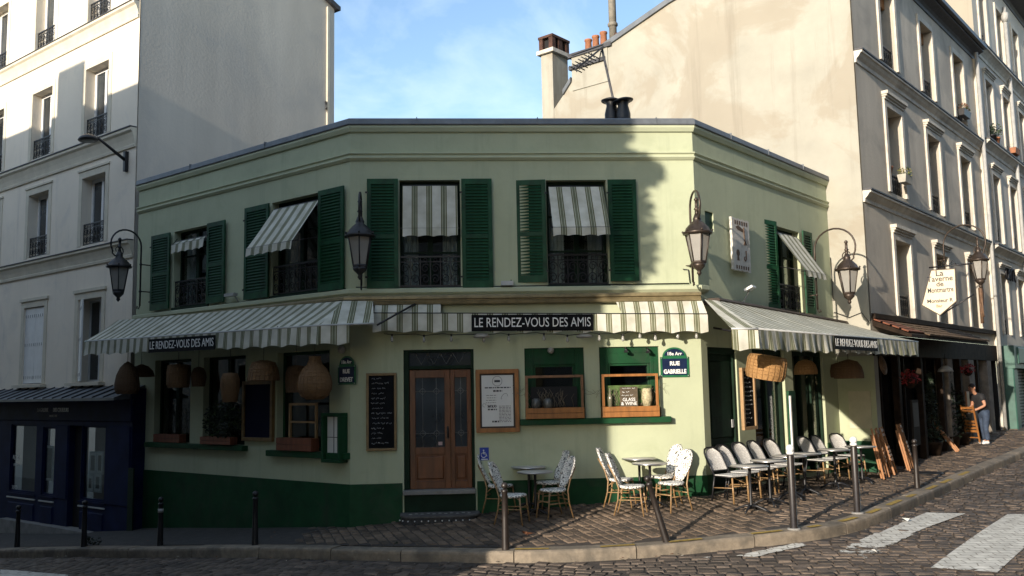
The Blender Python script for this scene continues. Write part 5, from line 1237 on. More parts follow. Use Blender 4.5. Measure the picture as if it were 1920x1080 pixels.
# glazed green menu case on the left wall by the corner
r_ = FL.rect(624, 776, 867, 666, 773, 872, .2); t, M, w, h = board(FL, (-.55, -.06, r_[2], r_[3]), 'green glazed menu case with white sheets near the shaded corner', GREEN, mat('menu_felt', (.02, .06, .03), .8), .06, .19, name='menu_case')
MB().box(-w/2+.01, w/2-.02, -.004, -.001, -h/2+.09, h/2-.01).build('menu_sheet', PAPER, t, M); MB().box(-w/2+.01, w/2-.02, -.008, -.001, -h/2+.01, -h/2+.085).build('ledge', OAK, t, M)
MB().box(-.006, .006, -.012, -.005, -h/2+.09, h/2).box(-w/2+.01, w/2-.02, -.012, -.005, .0, .012).build('divider', SLATE, t, M)
t, M, w, h = board(FR, (FR.hit(1388, 750, .6)[0], FR.hit(1413, 750, .6)[0], FR.hit(1400, 806, .6)[1], 2.55), 'tall wood framed chalkboard standing at the terrace entrance', OAK, CHALKB, .06, .06, -.6); chalk_lines(t, M, w, h, 12, 8, th=.011)
# accessibility sign
x, z = FC.hit(908, 851); BLUE = mat('sign_blue', (.012, .045, .32), .4, .1, 5); M = FC.at(x, -.004, z); t = thing('accessibility_sign', 'small blue wheelchair sign low on the wall by the door', 'sign', M)
MB().box(-.08, .08, -.006, 0, -.11, .11).build('plate', BLUE, t, M)
q = MB(); q.ball((-.012, -.008, .062), .014, 8, 6).tube([(-.012, -.009, .045), (-.008, -.009, .0), (.03, -.009, .0), (.045, -.009, -.045)], .0075, 5).tube([(-.012, -.009, .026), (.022, -.009, .026)], .006, 4).tube([(-.012+.042*cos(a), -.009, -.02+.042*sin(a)) for a in np.linspace(R(100), R(350), 14)], .006, 4); q.build('symbol', SIGNW, t, M)
MB().box(-.06, .06, -.008, -.0062, -.1, -.085).build('caption_bar', SIGNW, t, M)
# key sign on the terrace side wall
r_ = FR.rect(1369, 408, 506, 1402, 415, 512, .05); a, b, c, d = r_; M = FR.at((a+b)/2, -.05, (c+d)/2); t = thing('key_sign', 'weathered white metal sign with a key and keyhole and serrated edge', 'sign', M)
w, h = b-a, d-c; q = MB(); poly = []
n = 14
for i in range(n): poly += [(-w/2+(.015 if i % 2 else 0), h/2-h*i/n)]
for i in range(8): poly.append((-w/2+w*i/8, -h/2+(.0 if i % 2 else .02)))
for i in range(n): poly += [(w/2-(.015 if i % 2 else 0), -h/2+h*i/n)]
for i in range(8): poly.append((w/2-w*i/8, h/2-(.0 if i % 2 else .02)))
q.prism(poly, -.05, .0); q.build('plate', mat('weathered_white', (.55, .53, .48), .7, .12, 5, stain=(5, .52, .7, (.25, .19, .12), .7)), t, M)
RUSTP = mat('rusty_print', (.10, .06, .035), .8); y = -.054
def mark(nm, f): q = MB(); f(q); q.build(nm, RUSTP, t, M)
mark('pointing_hand', lambda q: q.prism([(-.22, .34), (-.10, .38), (.05, .33), (.16, .30), (.16, .26), (.02, .27), (-.14, .29)], y, -.0505))
mark('key', lambda q: q.tube([(.12, y, .36), (.12, y, .22), (.15, y, .08), (.10, y, .02), (.20, y, .02), (.15, y, .10)], .015, 4))
mark('keyhole', lambda q: q.prism([(-.16+.07*cos(a), -.17+.07*sin(a)) for a in np.linspace(R(-60), R(240), 12)]+[(-.21, -.32), (-.11, -.32)], y, -.0505))
mark('hook', lambda q: q.tube([(.18, y, -.10), (.18, y, -.24)]+[(.14+.04*cos(a), y, -.26+.04*sin(a)) for a in np.linspace(0, -4.4, 8)], .014, 4))
for k in range(6):
    for za, zb in ((h/2-.13, h/2-.05), (-h/2+.04, -h/2+.11)): mark('letter_mark', lambda q: q.box(-w/2+.12+k*w*.13, -w/2+.12+k*w*.13+.05, y, -.0505, za, zb))
for s in (-.25, .25): MB().tube([(s, .05, .2), (s, 0, .2)], .02, 5).build('standoff', IRON, t, M)
# hanging tavern sign
tx0, tz0 = FB.hit(1764, 545, 1.0)
cy_, cz_ = FB.hitx(1764, 545, FB.hit(1728, 560, .3)[0])
SX = FB.hit(1728, 560, .3)[0]
Mt = FB.at(SX, cy_, cz_, -pi/2)
t = thing('hanging_sign', 'cream shield-shaped tavern sign hanging out over the street', 'sign', Mt)
def tp(px, py): y, z = FB.hitx(px, py, SX); return (-(y-cy_)*-1*-1, z-cz_)
def tq(px, py): y, z = FB.hitx(px, py, SX); return ((cy_-y)*-1, z-cz_)
MT_inv = Mt.inverted()
def tl_(px, py):
    y, z = FB.hitx(px, py, SX); p = MT_inv @ Vector(FB.w(SX, y, z)); return (p.x, p.z)
out = [tl_(1746, 506), tl_(1792, 503), tl_(1795, 565), tl_(1763, 592), tl_(1728, 573)]
q = MB(); q.prism(out, -.03, .03); q.build('board', mat('sign_edge', (.06, .04, .025), .6), t, Mt)
cx_ = sum(p[0] for p in out)/5; cz2 = sum(p[1] for p in out)/5
inn = [(cx_+(a-cx_)*.94, cz2+(b-cz2)*.955) for a, b in out]
q = MB(); q.prism(inn, -.034, -.0302); fc_ = q.build('face', mat('sign_cream', (.66, .58, .42), .7, .08, 3), t, Mt)
for s, (px_, py_), sz, m in (('La', (1761, 513), .20, INK), ('Taverne', (1762, 523), .19, INK), ('de', (1762, 533), .17, INK), ('Montmartre', (1763, 544), .175, INK), ('Monsieur R', (1762, 564), .13, INK), ('Bar', (1761, 574), .10, OAK)):
    a, b = tl_(px_+1, py_); me = text_mesh(s, sz, m, bold=.0025); w_ = max(v.co.x for v in me.vertices)-min(v.co.x for v in me.vertices); me.transform(Matrix.Diagonal((min(1.05, .60/w_), 1, 1, 1))); inst('lettering', me, Mt @ Matrix.Translation((a, -.037, b)), fc_)
q = MB(); a = tl_(1746, 503); b = tl_(1815, 500); q.tube([(a[0]-.05, 0, a[1]+.02), (b[0]+.1, 0, a[1]+.02)], .02, 5); q.tube([(a[0]+.2, 0, a[1]+.02), (a[0]+.28, 0, a[1]+.14), (a[0]+.4, 0, a[1]+.02), (a[0]+.5, 0, a[1]+.14), (a[0]+.6, 0, a[1]+.02)], .012, 4); a = tl_(1765, 590); q.tube([(a[0], 0, a[1]), (b[0]+.1, 0, a[1]+.45)], .02, 5); q.build('bracket', IRON, t, Mt)
x, z = FB.hit(1838, 570, .1); q = MB(); q.tube([(0, -.1, z2) for z2 in (-.6, .5)], .05, 6).tube([(.18*cos(a)*.7, -.14, .35+.4*sin(a)) for a in np.linspace(0, 6.28, 11)[:-1]], .035, 5, True).tube([(.1*cos(a), -.16, .1+.5*sin(a)) for a in np.linspace(1, 5, 9)], .03, 5); tag(q.build('iron_ornament', mat('rusty_iron', (.16, .09, .05), .7, .3, 6), None, FB.at(x, -.02, z)), 'rusty iron ornament on the plaster right of the tavern sign', 'ornament')

# loose cables on the cafe front
for fr_, pts in ((FC, [(.1, -.03, 4.10), (1.5, -.025, 4.09), (2.75, -.03, 4.085), (4.2, -.025, 4.095), (6.1, -.03, 4.10)]), (FL, [(-7.0, -.025, 4.02), (-4.1, -.03, 4.07), (-.1, -.025, 4.09)]), (FC, [(6.12, -.03, 4.1), (6.10, -.03, 4.35), (6.0, -.03, 4.36)]), (FC, [(2.86, -.03, 4.08), (2.86, -.06, 4.2)]), (FG, [(-.83, -.03, 3.9), (-.5, -.03, 3.75), (-.2, -.03, 3.85), (-.03, -.03, 3.6)]), (FR, [(6.38, -.03, 4.2), (6.36, -.03, 5.2)])):
    MB().tube([tuple(fr_.w(*p)) for p in pts], .009, 4).build('cable', IRON, cafe, I4)

# ================================================================== window boxes and plants
def planter(fr, x0, x1, z0, h, dep, label, group, wood=PINE, y=-.02, tilt=0.):
    M = fr.at((x0+x1)/2, y, z0); t = thing('window_box', label, 'planter', M, group); w = x1-x0
    for i in range(2): MB().box(-w/2, w/2, -dep, -dep+.02, i*h/2+.003, (i+1)*h/2-.003).build('plank', wood, t, M, .004)
    q = MB(); q.box(-w/2, -w/2+.02, -dep+.021, 0, 0, h).box(w/2-.02, w/2, -dep+.021, 0, 0, h).box(-w/2+.02, w/2-.02, -.02, 0, 0, h); q.build('side', wood, t, M)
    MB().box(-w/2+.021, w/2-.021, -dep+.021, -.021, .01, h-.03).build('soil', JOINT, t, M)
    return t, M, w
rng = random.Random(9)
def bottle(q, x, y, z, h, r): q.lathe([(r, 0), (r, h*.6), (r*.35, h*.75), (r*.33, h)], 8, (x, y, z))
GB = 'wooden window boxes with frames under the small front windows'
for k, (xa, xb, lab) in enumerate(((3.07, 4.10, 'shaded wooden window box with a frame under the left front window'), (4.43, 5.44, 'sunlit orange window box with a frame and lettering'))):
    t, M, w = planter(FC, xa, xb, 1.72, .19, .17, lab, GB)
    q = MB(); fz = .76
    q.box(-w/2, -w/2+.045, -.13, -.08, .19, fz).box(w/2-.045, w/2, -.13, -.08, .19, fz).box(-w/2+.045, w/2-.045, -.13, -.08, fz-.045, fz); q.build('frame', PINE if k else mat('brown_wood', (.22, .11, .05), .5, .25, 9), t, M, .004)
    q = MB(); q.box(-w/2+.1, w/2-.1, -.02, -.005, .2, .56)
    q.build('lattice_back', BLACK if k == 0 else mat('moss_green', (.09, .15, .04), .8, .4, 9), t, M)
    q = MB()
    for j in range(26):
        x = rng.uniform(-w*.42, w*.42); z = .2; pts = [(x, -.06, z)]
        for s in range(4): x += rng.uniform(-.06, .06); z += rng.uniform(.04, .10); pts.append((x, -.06+rng.uniform(-.03, .03), min(z, .62)))
        q.tube(pts, .0045, 3)
    for j in range(5):
        s = rng.choice((-1, 1)); x = s*w*.45; z = .5; pts = [(x, -.08, z)]
        for _ in range(4): x += s*rng.uniform(.03, .09); z += rng.uniform(-.07, .06); pts.append((x, -.08, z))
        q.tube(pts, .003, 3)
    tw = q.build('dry_stems', mat('dry_stem', (.16, .13, .09), .9, .3, 8), t, M); tw['kind'] = 'stuff'
    if k:
        q = MB(); bottle(q, -.36, -.10, .15, .36, .04); q.build('bottle', mat('bottle_glass', (.16, .15, .10), .15, .2, 6), t, M)
        q = MB(); q.lathe([(.06, .15), (.10, .32), (.085, .48), (.07, .5)], 12, (.30, -.10, 0)); q.build('vase', mat('woven_vase', (.46, .40, .24), .7, .4, 30), t, M)
        p = MB().box(-.19, .13, -.125, -.115, .18, .53).build('slate_card', mat('card_brown', (.10, .075, .045), .8, .3, 9), t, M)
        chalk_lines(p, M @ Matrix.Translation((-.03, -.127, .445)), .30, .19, 3, 5, SIGNW, .012)
        for s, z in (('GLASS', .305), ('& WINE', .235)): text(s, .082, SIGNW, p, M @ Matrix.Translation((-.03, -.127, z)), bold=.001)
    else:
        q = MB(); 
        for xx in (-.33, -.12): q.lathe([(.06, .17), (.08, .25), (.07, .34), (.03, .36)], 10, (xx, -.1, 0))
        q.build('jar', mat('grey_jar', (.10, .10, .09), .3, .3, 9), t, M)
GBL = 'wooden boxes on the left street window sills'
RW = mat('reddish_wood', (.20, .065, .030), .6, .3, 9, streak=True)
def flx(px): return FL.hit(px, 820, .1)[0]
t, M, w = planter(FL, flx(287), flx(336), 1.27, .17, .16, 'reddish wooden window box under the leftmost ground floor window', GBL, RW, .06)
q = MB()
for j in range(16):
    x = rng.uniform(-w*.4, w*.7); z = .15; pts = [(x, .05, z)]
    for s in range(5): x += rng.uniform(-.07, .07); z += rng.uniform(.08, .2); pts.append((x, .05+rng.uniform(-.05, .03), z))
    q.tube(pts, .006, 3)
q.leaves((.2, .05, .6), (.5, .1, .5), 120, .06, rng); q.build('foliage', LEAFD, t, M)
t, M, w = planter(FL, flx(381), flx(438), 1.27, .15, .17, 'brown window box overflowing with a dark bushy plant', GBL, RW, -.01)
q = MB(); q.leaves((.1, -.06, .46), (.62, .22, .42), 900, .085, rng, .1, (0, 0, 1)); q.build('foliage', [LEAFD, LEAF], t, M)
t, M, w = planter(FL, flx(524), flx(590), 1.21, .23, .18, 'larger reddish wooden box below the gourd lamp', GBL, RW, -.0)
q = MB(); q.box(-w/2+.2, -w/2+.24, -.05, -.01, .23, .85).box(w/2-.06, w/2-.02, -.05, -.01, .1, .85).box(-w/2+.2, w/2-.02, -.05, -.01, .82, .86).box(-w/2+.2, w/2-.02, -.05, -.01, .5, .53); q.build('trellis', OAK, t, M)
def pot(M, label, prof, m, plant=None, group='flower pots on the window sills of the stone house', lm=(LEAF,)):
    t = thing('flower_pot', label, 'plant pot', M, group); q = MB(); q.lathe(prof, 12); q.build('pot', m, t, M)
    if plant: q = MB(); q.leaves(*plant, rng, .1, tuple(range(len(lm)))); q.build('foliage', list(lm), t, M)
    return t
PR = [(.09, 0), (.125, .20), (.14, .20), (.145, .25), (.12, .25)]
def sill(ci, zrow, dx, y=-.14): return FB.at(cx[ci]+dx, y, zrow+.03)
BXW = mat('grey_planter', (.42, .40, .34), .8, .15, 6)
pot(sill(0, zr2[0]-.0, -.38, .1) @ Matrix.Translation((0, 0, .42)), 'orange terracotta pot hung on the first railing of the stone house', PR, TERRA)
def trough(M, label, m, plant, lm, w=.55):
    t = thing('flower_trough', label, 'plant pot', M, 'flower troughs on the window railings'); q = MB(); q.add([(-w/2*.9, -.08, 0), (w/2*.9, -.08, 0), (w/2*.9, .08, 0), (-w/2*.9, .08, 0), (-w/2, -.11, .2), (w/2, -.11, .2), (w/2, .11, .2), (-w/2, .11, .2)], [(0, 3, 2, 1), (0, 1, 5, 4), (1, 2, 6, 5), (2, 3, 7, 6), (3, 0, 4, 7), (4, 5, 6, 7)]); q.build('trough', m, t, M)
    q = MB(); q.leaves((0, 0, .28), (w*.5, .16, .16), plant, .07, rng, .05, tuple(range(len(lm)))); q.build('foliage', list(lm), t, M)
YEL = mat('yellowish_leaf', (.24, .22, .07), .7, .4, 8)
trough(sill(0, zr2[0], .12, -.16) @ Matrix.Translation((0, 0, .28)), 'pale trough with yellow green plants on the first stone house window', BXW, 160, (LEAF, YEL))
trough(sill(2, zr3[0], .05, -.1) @ Matrix.Translation((0, 0, .1)), 'dark trough with dry reddish plants on the top floor window', IRON, 220, (LEAFB, LEAFB, LEAF), .8)
M = FB.at(cx[1]-.32, .2, zr2[1]-.9); t = thing('hanging_basket', 'dark round hanging basket inside the second window of the stone house', 'plant pot', M); q = MB(); q.ball((0, 0, 0), .17, 10, 8, 1.25); q.build('basket', mat('basket_brown', (.14, .045, .02), .8, .3, 9), t, M); MB().tube([(0, 0, .2), (0, 0, .88)], .008, 4).build('cord', IRON, t, M)
Mn = FB.at(ncx[0]+.15, -.15, nz_[2][0]-.02+3.45)
pot(Mn, 'terracotta pot with a leafy green plant on the neighbouring house', PR, TERRA, ((0, 0, .48), (.22, .2, .28), 110, .11), lm=(LEAF,)); 
M = FB.at(ncx[1]+.1, -.22, nz_[1][0]+.1); trough(M, 'brown trough of plain earth hung on the neighbouring house', TERRA, 20, (LEAFB,), .7)
pot(FB.at(ncx[0]-.25, -.12, nz_[1][0]), 'dark leafy pot beside the terracotta pot on the neighbouring house', PR, IRON, ((0, 0, .42), (.2, .2, .25), 90, .10), lm=(LEAFD,))

# ================================================================== things on the roofs
def chimney_things():
    # flue with sooty brick head
    x0, x1 = -9.42, -8.98; M = FG.at(0, 0, 0); zt = FG.hit(1030, 100)[1]; zt2 = FG.hit(1036, 60)[1]
    t = thing('flue_stack', 'slim cream flue stack with a sooty brick head', 'chimney', FG.at(x0, .3, 10.4))
    MB().box(x0, x1, -.02, .75, 5., zt).build('stack', CREAM, t, M); MB().box(x0-.1, x1+.1, -.12, .85, zt, zt+.12).build('collar', STONET, t, M)
    h = zt2-zt-.12
    for (a, b, c, d) in ((x0-.04, x0+.10, -.06, .1), (x1-.10, x1+.04, -.06, .1), (x0-.04, x0+.1, .63, .79), (x1-.1, x1+.04, .63, .79), (x1-.02, x1+.04, .25, .45)): MB().box(a, b, c, d, zt+.12, zt+.12+h*.72).build('brick_pier', SOOT, t, M)
    MB().box(x0+.06, x1-.06, .05, .7, zt+.12, zt+.12+h*.70).build('flue', BLACK, t, M); 
    q = MB(); z = zt+.12+h*.72; q.add([(x0-.06, -.08, z), (x1+.06, -.08, z), (x1+.06, .81, z), (x0-.06, .81, z), (x0-.06, -.08, z+h*.15), (x1+.06, -.08, z+h*.15), (x1+.06, .81, z+h*.15), (x0-.06, .81, z+h*.15), (x0+.1, .15, z+h*.3), (x1-.1, .15, z+h*.3), (x1-.1, .58, z+h*.3), (x0+.1, .58, z+h*.3)], [(0, 1, 5, 4), (1, 2, 6, 5), (2, 3, 7, 6), (3, 0, 4, 7), (4, 5, 9, 8), (5, 6, 10, 9), (6, 7, 11, 10), (7, 4, 8, 11), (8, 9, 10, 11), (0, 3, 2, 1)]); q.build('brick_hood', SOOT, t, M)
    # broad stack with pots
    a, b = FG.hit(1070, 110)[0], FG.hit(1142, 80)[0]; za, zb = 12.15, 12.15
    t = thing('chimney_stack', 'broad chimney stack with a row of terracotta pots', 'chimney', FG.at((a+b)/2, .3, 11.6))
    zc = FG.hit(1128, 92)[1]
    MB().box(a+.05, b-.05, -.03, .55, 11., zc).build('stack', CREAM, t, M); MB().box(a-.05, b+.1, -.08, .68, zc, zc+.12).build('cap', SLATE, t, M)
    MB().box(a-.02, b-.12, -.10, .3, zc-.38, zc-.27).build('ledge', SLATE, t, M)
    for k, px in enumerate((1092, 1106, 1121)):
        x = FG.hit(px, 75)[0]; q = MB(); q.lathe([(.095, 0), (.105, .1), (.095, .36+.04*k), (.115, .38+.04*k), (.115, .43+.04*k), (.07, .43+.04*k)], 12); q.build('chimney_pot', TERRA, t, FG.at(x, .3, zc+.12))
    x = FG.hit(1136, 40)[0]; q = MB(); q.tube([(0, 0, 0), (0, 0, 3.2)], .115, 10).lathe([(.115, 0), (.15, .03), (.15, .10), (.115, .13)], 10, (0, 0, .62)); tag(q.build('flue_pipe', mat('rusty_zinc', (.22, .20, .16), .7, .3, 5), None, FG.at(x, .35, zc+.1)), 'tall grey flue pipe rising from the broad chimney out of the picture', 'pipe')
    MB().tube([(b+.1, .3, zc+.05), (b+.1, .3, zc+.45)], .1, 8).build('chimney_pot', SOOT, t, M)
chimney_things()
def cowl(px0, px1, Y, label, lean):
    p = ondepth((px0+px1)/2, 222, Y); M = Matrix.Translation(Vector((p[0], p[1], 7.02))); t = thing('roof_cowl', label, 'roof vent', M, 'black roof cowls')
    zt = ondepth((px0+px1)/2, 184, Y)[2]-7.02
    MB().lathe([(.17, 0), (.16, zt*.45), (.15, zt*.45)], 10).build('base', CONC, t, M)
    q = MB(); q.lathe([(.14, zt*.4), (.15, zt*.5), (.155, zt*.75), (.11, zt*.88), (.13, zt*.93), (.13, zt*.95)], 12); q.tube([(0, 0, zt*.62), (0, 0, zt*.66)], .165, 12); q.build('pipe', IRON, t, M)
    q = MB(); q.lathe([(.22, 0), (.23, .02), (.15, .06), (.02, .08)], 16); q.build('hood', IRON, t, M @ Matrix.Translation((0, 0, zt*.94)) @ Matrix.Rotation(lean, 4, 'Y'))
cowl(1137, 1158, 19., 'left black mushroom cowl on the cafe roof', R(4)); cowl(1158, 1180, 18.8, 'right black mushroom cowl tilting on the cafe roof', R(-8))
p0, p1 = ondepth(1153, 200, 19.3), ondepth(1129, 92, 19.3)
t = thing('tv_antenna', 'thin aerial with barbed elements on a leaning mast above the cafe roof', 'antenna', Matrix.Translation(Vector(p0)))
MB().tube([(p0[0], p0[1], 7.), tuple(p0), tuple(p1)], .028, 5).build('mast', SLATE, t, I4)
e0, e1 = ondepth(1131, 88, 19.3), ondepth(1078, 131, 18.4); MB().tube([tuple(e0), tuple(e1)], .022, 5).build('boom', IRON, t, I4)
d = np.array(e1)-np.array(e0); q = MB()
for k in range(7):
    c = np.array(e0)+d*(.38+.10*k); nrm = np.cross(d/np.linalg.norm(d), [0, 1, 0]); s2 = np.array([.5, .8, .2])
    for sg in (-1, 1): q.tube([tuple(c), tuple(c+np.array([.02*sg, 0, 0])+nrm*.13*sg+s2*.08*sg)], .014, 4).tube([tuple(c), tuple(c+nrm*.12*sg-s2*.1*sg)], .014, 4)
q.tube([tuple(np.array(e0)+[0, 0, .05]), tuple(np.array(ondepth(1072, 104, 18.9)))], .014, 4).tube([tuple(ondepth(1127, 95, 19.3)), tuple(ondepth(1123, 116, 19.3))], .014, 4)
q.build('elements', IRON, t, I4)

# ================================================================== street furniture
def bollard(px, py, label, h, kind, lean=None, dark=False):
    p = ground(px, py); M = Matrix.Translation((p[0], p[1], H(p[0], p[1])))
    if lean: M = M @ Matrix.Rotation(lean[0], 4, 'Y') @ Matrix.Rotation(lean[1], 4, 'X')
    m = IRON if dark else BOLL
    t = thing('bollard', label, 'bollard', M, 'bollards along the kerb')
    if kind == 'tall':
        MB().lathe([(.066, -.05), (.066, .02), (.053, .03), (.053, h-.16), (.045, h-.14)], 16).build('post', m, t, M)
        q = MB(); q.lathe([(.05, h-.14), (.058, h-.12), (.05, h-.10)], 14).ball((0, 0, h-.055), .060, 14, 9); q.build('ball', WHITE, t, M)
        MB().lathe([(.10, -.02), (.095, .014), (.078, .018)], 12).build('collar', CONC, t, M)
    else:
        MB().lathe([(.058, -.05), (.056, .0), (.046, h*.45), (.040, h-.16), (.049, h-.15), (.049, h-.125), (.034, h-.11)], 14).build('post', m, t, M)
        MB().ball((0, 0, h-.06), .050, 12, 8).build('ball', m, t, M)
        if kind == 'band': MB().lathe([(.0505, h-.29), (.0505, h-.22)], 14).build('band', GREYP, t, M)
    return t
bollard(32, 1025, 'leftmost dark bollard in front of the blue shop', .86, 's', None, True)
bollard(157, 1025, 'dark bollard in front of the blue shop door', .88, 's', None, True)
bollard(300, 1022, 'dark bollard with a pale band before the green plinth', .87, 'band', None, True)
bollard(478, 1021, 'plain dark bollard before the middle of the green plinth', .88, 's', None, True)
bollard(948, 1029, 'upright brown bollard in front of the shaded white chairs', .95, 's')
bollard(1250, 1015, 'tilted brown bollard leaning left by the sunlit chairs', .98, 's', (R(-15.5), R(0)))
bollard(1489, 992, 'tall bollard with white ball top standing nearest the terrace corner', 1.22, 'tall')
bollard(1608, 962, 'tall bollard with white ball top second along the terrace', 1.20, 'tall')
bollard(1720, 914, 'slim bollard without white top far along the right kerb', .95, 's')
# ---- white bistro chairs
def bistro_chair_parts(t, M, legm=BAMBOO):
    q = MB(); prof_ = []
    def seat_pt(a, k):   # rounded seat, a little narrower at the back
        s, c = sin(a), cos(a); w = .215*(1-.10*max(0, s)); return (w*k*c*(1.04 if abs(c) < .8 else 1.0), .215*k*s)
    n = 20
    rings = [(0.02, .462), (.6, .468), (.92, .472), (1.0, .462), (1.03, .448), (1.0, .432), (.9, .428), (.02, .428)]
    vs = []; fs = []
    for k, z in rings:
        for i in range(n): x, y = seat_pt(2*pi*i/n, k); vs.append((x, y, z+.010*(y/.2)**2*(1 if k > .3 else 0)))
    for j in range(len(rings)-1):
        for i in range(n): fs.append((j*n+i, j*n+(i+1) % n, (j+1)*n+(i+1) % n, (j+1)*n+i))
    q.add(vs, fs, True); q.build('seat', PENDW, t, M)
    q = MB()
    hw = [(.0, .06), (.08, .115), (.2, .165), (.32, .185), (.42, .17), (.48, .125), (.515, .06)]
    vs = []; fs = []; nu = 8
    for side_ in (0, 1):
        for z, w in hw:
            for i in range(nu+1):
                u = -1+2*i/nu; yy = .195+.20*(z/.5)+.0*u*u-.045*u*u+(.026 if side_ else 0); vs.append((u*w, yy, .47+z))
    m = (nu+1)*len(hw)
    for j in range(len(hw)-1):
        for i in range(nu):
            a = j*(nu+1)+i; fs.append((a, a+1, a+nu+2, a+nu+1)); fs.append((m+a+1, m+a, m+a+nu+1, m+a+nu+2))
    edge = [j*(nu+1) for j in range(len(hw))]+[(len(hw)-1)*(nu+1)+i for i in range(1, nu+1)]+[j*(nu+1)+nu for j in range(len(hw)-2, -1, -1)]+[i for i in range(nu-1, 0, -1)]
    for i in range(len(edge)): a, b = edge[i], edge[(i+1) % len(edge)]; fs.append((a, b, m+b, m+a))
    q.add(vs, fs, True); q.build('backrest', PENDW, t, M)
    for s in (-1, 1):
        MB().tube([(s*.175, -.165, .44), (s*.185, -.185, .22), (s*.20, -.215, 0)], [.014, .0135, .012], 7).build('leg', legm, t, M)
        MB().tube([(s*.135, .36, .82), (s*.15, .245, .62), (s*.165, .185, .44), (s*.175, .20, .25), (s*.185, .27, 0)], [.011, .013, .014, .0135, .012], 7).build('leg', legm, t, M)
    q = MB()
    for s in (-1, 1): q.tube([(s*.185, -.19, .25), (s*.175, .205, .25)], .010, 5).tube([(s*.18, -.17, .40), (s*.15, -.10, .43)], .009, 4).tube([(s*.165, .18, .36), (s*.14, .10, .43)], .009, 4)
    q.tube([(-.18, -.185, .28), (.18, -.185, .28)], .010, 5).tube([(-.172, .2, .30), (.172, .2, .30)], .010, 5); q.build('stretcher', legm, t, M)
def terrace_chair_parts(t, M):
    q = MB(); q.box(-.20, .20, -.20, .20, .435, .465); q.build('seat', GREYWV, t, M, .012)
    q = MB(); pts = []
    w, z0, z1 = .19, .50, .88
    def P(x, z): return (x, .20+.24*(z-.46)/.42, z)
    q.grid(lambda u, v: ((2*u-1)*.19*min(1, ((1.04-v)/.30)**.5), P(0, .52+.365*v)[1]+.03*(1-(2*u-1)**2), .52+.365*v), 10, 9)
    q.build('backrest', GREYWV, t, M)
    lp = [P(-.20, .44), P(-.20, .60), P(-.205, .74), P(-.19, .82), P(-.15, .875), P(-.08, .90), P(.08, .90), P(.15, .875), P(.19, .82), P(.205, .74), P(.20, .60), P(.20, .44)]
    q = MB(); q.tube(lp, .016, 6).tube([P(-.2, .52), P(.2, .52)], .012, 5); q.tube([(-.2, -.2, .44), (-.2, .2, .44)], .014, 5).tube([(.2, -.2, .44), (.2, .2, .44)], .014, 5); q.build('back_frame', IRON, t, M)
    for s in (-1, 1):
        MB().tube([(s*.185, -.185, .44), (s*.195, -.21, 0)], .016, 6).build('leg', BAMBOO, t, M)
        MB().tube([(s*.19, .19, .46), (s*.195, .28, 0)], .016, 6).build('leg', IRON, t, M)
    q = MB()
    for s in (-1, 1): q.tube([(s*.19, -.195, .26), (s*.19, .235, .24)], .010, 5).tube([(s*.18, -.19, .30), (0, -.02, .42)], .009, 4)
    q.tube([(-.19, -.195, .28), (.19, -.195, .28)], .010, 5); q.build('stretcher', BAMBOO, t, M)
def copy_thing(src, M, label):
    r_ = src.copy(); COL.objects.link(r_); place(r_, M); r_['label'] = label
    for ch in src.children:
        c = ch.copy(); COL.objects.link(c); c.parent = r_; c.matrix_basis = ch.matrix_basis
    return r_
def stand(x, y, face): return Matrix.Translation((x, y, H(x, y)+.004)) @ Matrix.Rotation(face+pi/2, 4, 'Z')
proto = {}
def chair(kind, x, y, face, label, group):
    M = stand(x, y, face)
    if kind in proto: return copy_thing(proto[kind], M, label)
    t = thing('bistro_chair' if kind == 'b' else 'terrace_chair', label, 'chair', M, group)
    (bistro_chair_parts if kind == 'b' else terrace_chair_parts)(t, M); proto[kind] = t; return t
def table(kind, x, y, rot, label, group):
    M = Matrix.Translation((x, y, H(x, y)+.002)) @ Matrix.Rotation(rot, 4, 'Z')
    if kind in proto: return copy_thing(proto[kind], M, label)
    t = thing('round_table', label, 'table', M, group); q = MB()
    q.lathe([(.02, .715), (.285, .715), (.298, .72), (.30, .733), (.292, .742), (.02, .745)], 28); q.build('table_top', TTOP, t, M)
    q = MB(); q.lathe([(.299, .719), (.305, .722), (.305, .738), (.297, .741)], 28); q.build('rim', STEEL, t, M)
    MB().lathe([(.045, .06), (.035, .10), (.024, .14), (.022, .45), (.024, .68), (.06, .71), (.06, .716)], 12).build('column', IRON, t, M)
    for k in range(4): a = k*pi/2+pi/4; MB().tube([(0, 0, .10), (.10*cos(a), .10*sin(a), .10), (.22*cos(a), .22*sin(a), .05), (.29*cos(a), .29*sin(a), .012)], [.026, .022, .018, .016], 6).build('foot', IRON, t, M)
    proto[kind] = t; return t
GW, GT = 'white woven bistro chairs by the front wall', 'small round tables by the front wall'
def g2(px, py): p = ground(px, py); return p[0], p[1]
# seats: mid-points of the feet as seen in the photograph
def cpos(px, py, dz): r = ray(px, py); lo, hi = 5., 40.; \
    return _cpos(r, dz)
def _cpos(r, dz):
    lo, hi = 5., 40.
    for _ in range(50):
        m = (lo+hi)/2; P = CAMP+r*m
        if P[2] > H(P[0], P[1])+dz: lo = m
        else: hi = m
    return P[0], P[1]
def seat_at(px, py): return _cpos(ray(px, py), .455)
def top_at(px, py): return _cpos(ray(px, py), .74)
x, y = seat_at(962, 929); chair('b', x, y, A_C+R(-22), 'shaded white chair right beside the upright bollard', GW)
x, y = seat_at(938, 911); chair('b', x, y, A_C+R(-24), 'shaded white chair closest to the front door, against the wall', GW)
x, y = seat_at(1037, 919); chair('b', x, y, A_C+R(203), 'white chair at the shadow edge with one sunlit side of its back', GW)
x, y = seat_at(1027, 905); chair('b', x, y, A_C+R(199), 'shaded white chair partly hidden behind the chair at the shadow edge', GW)
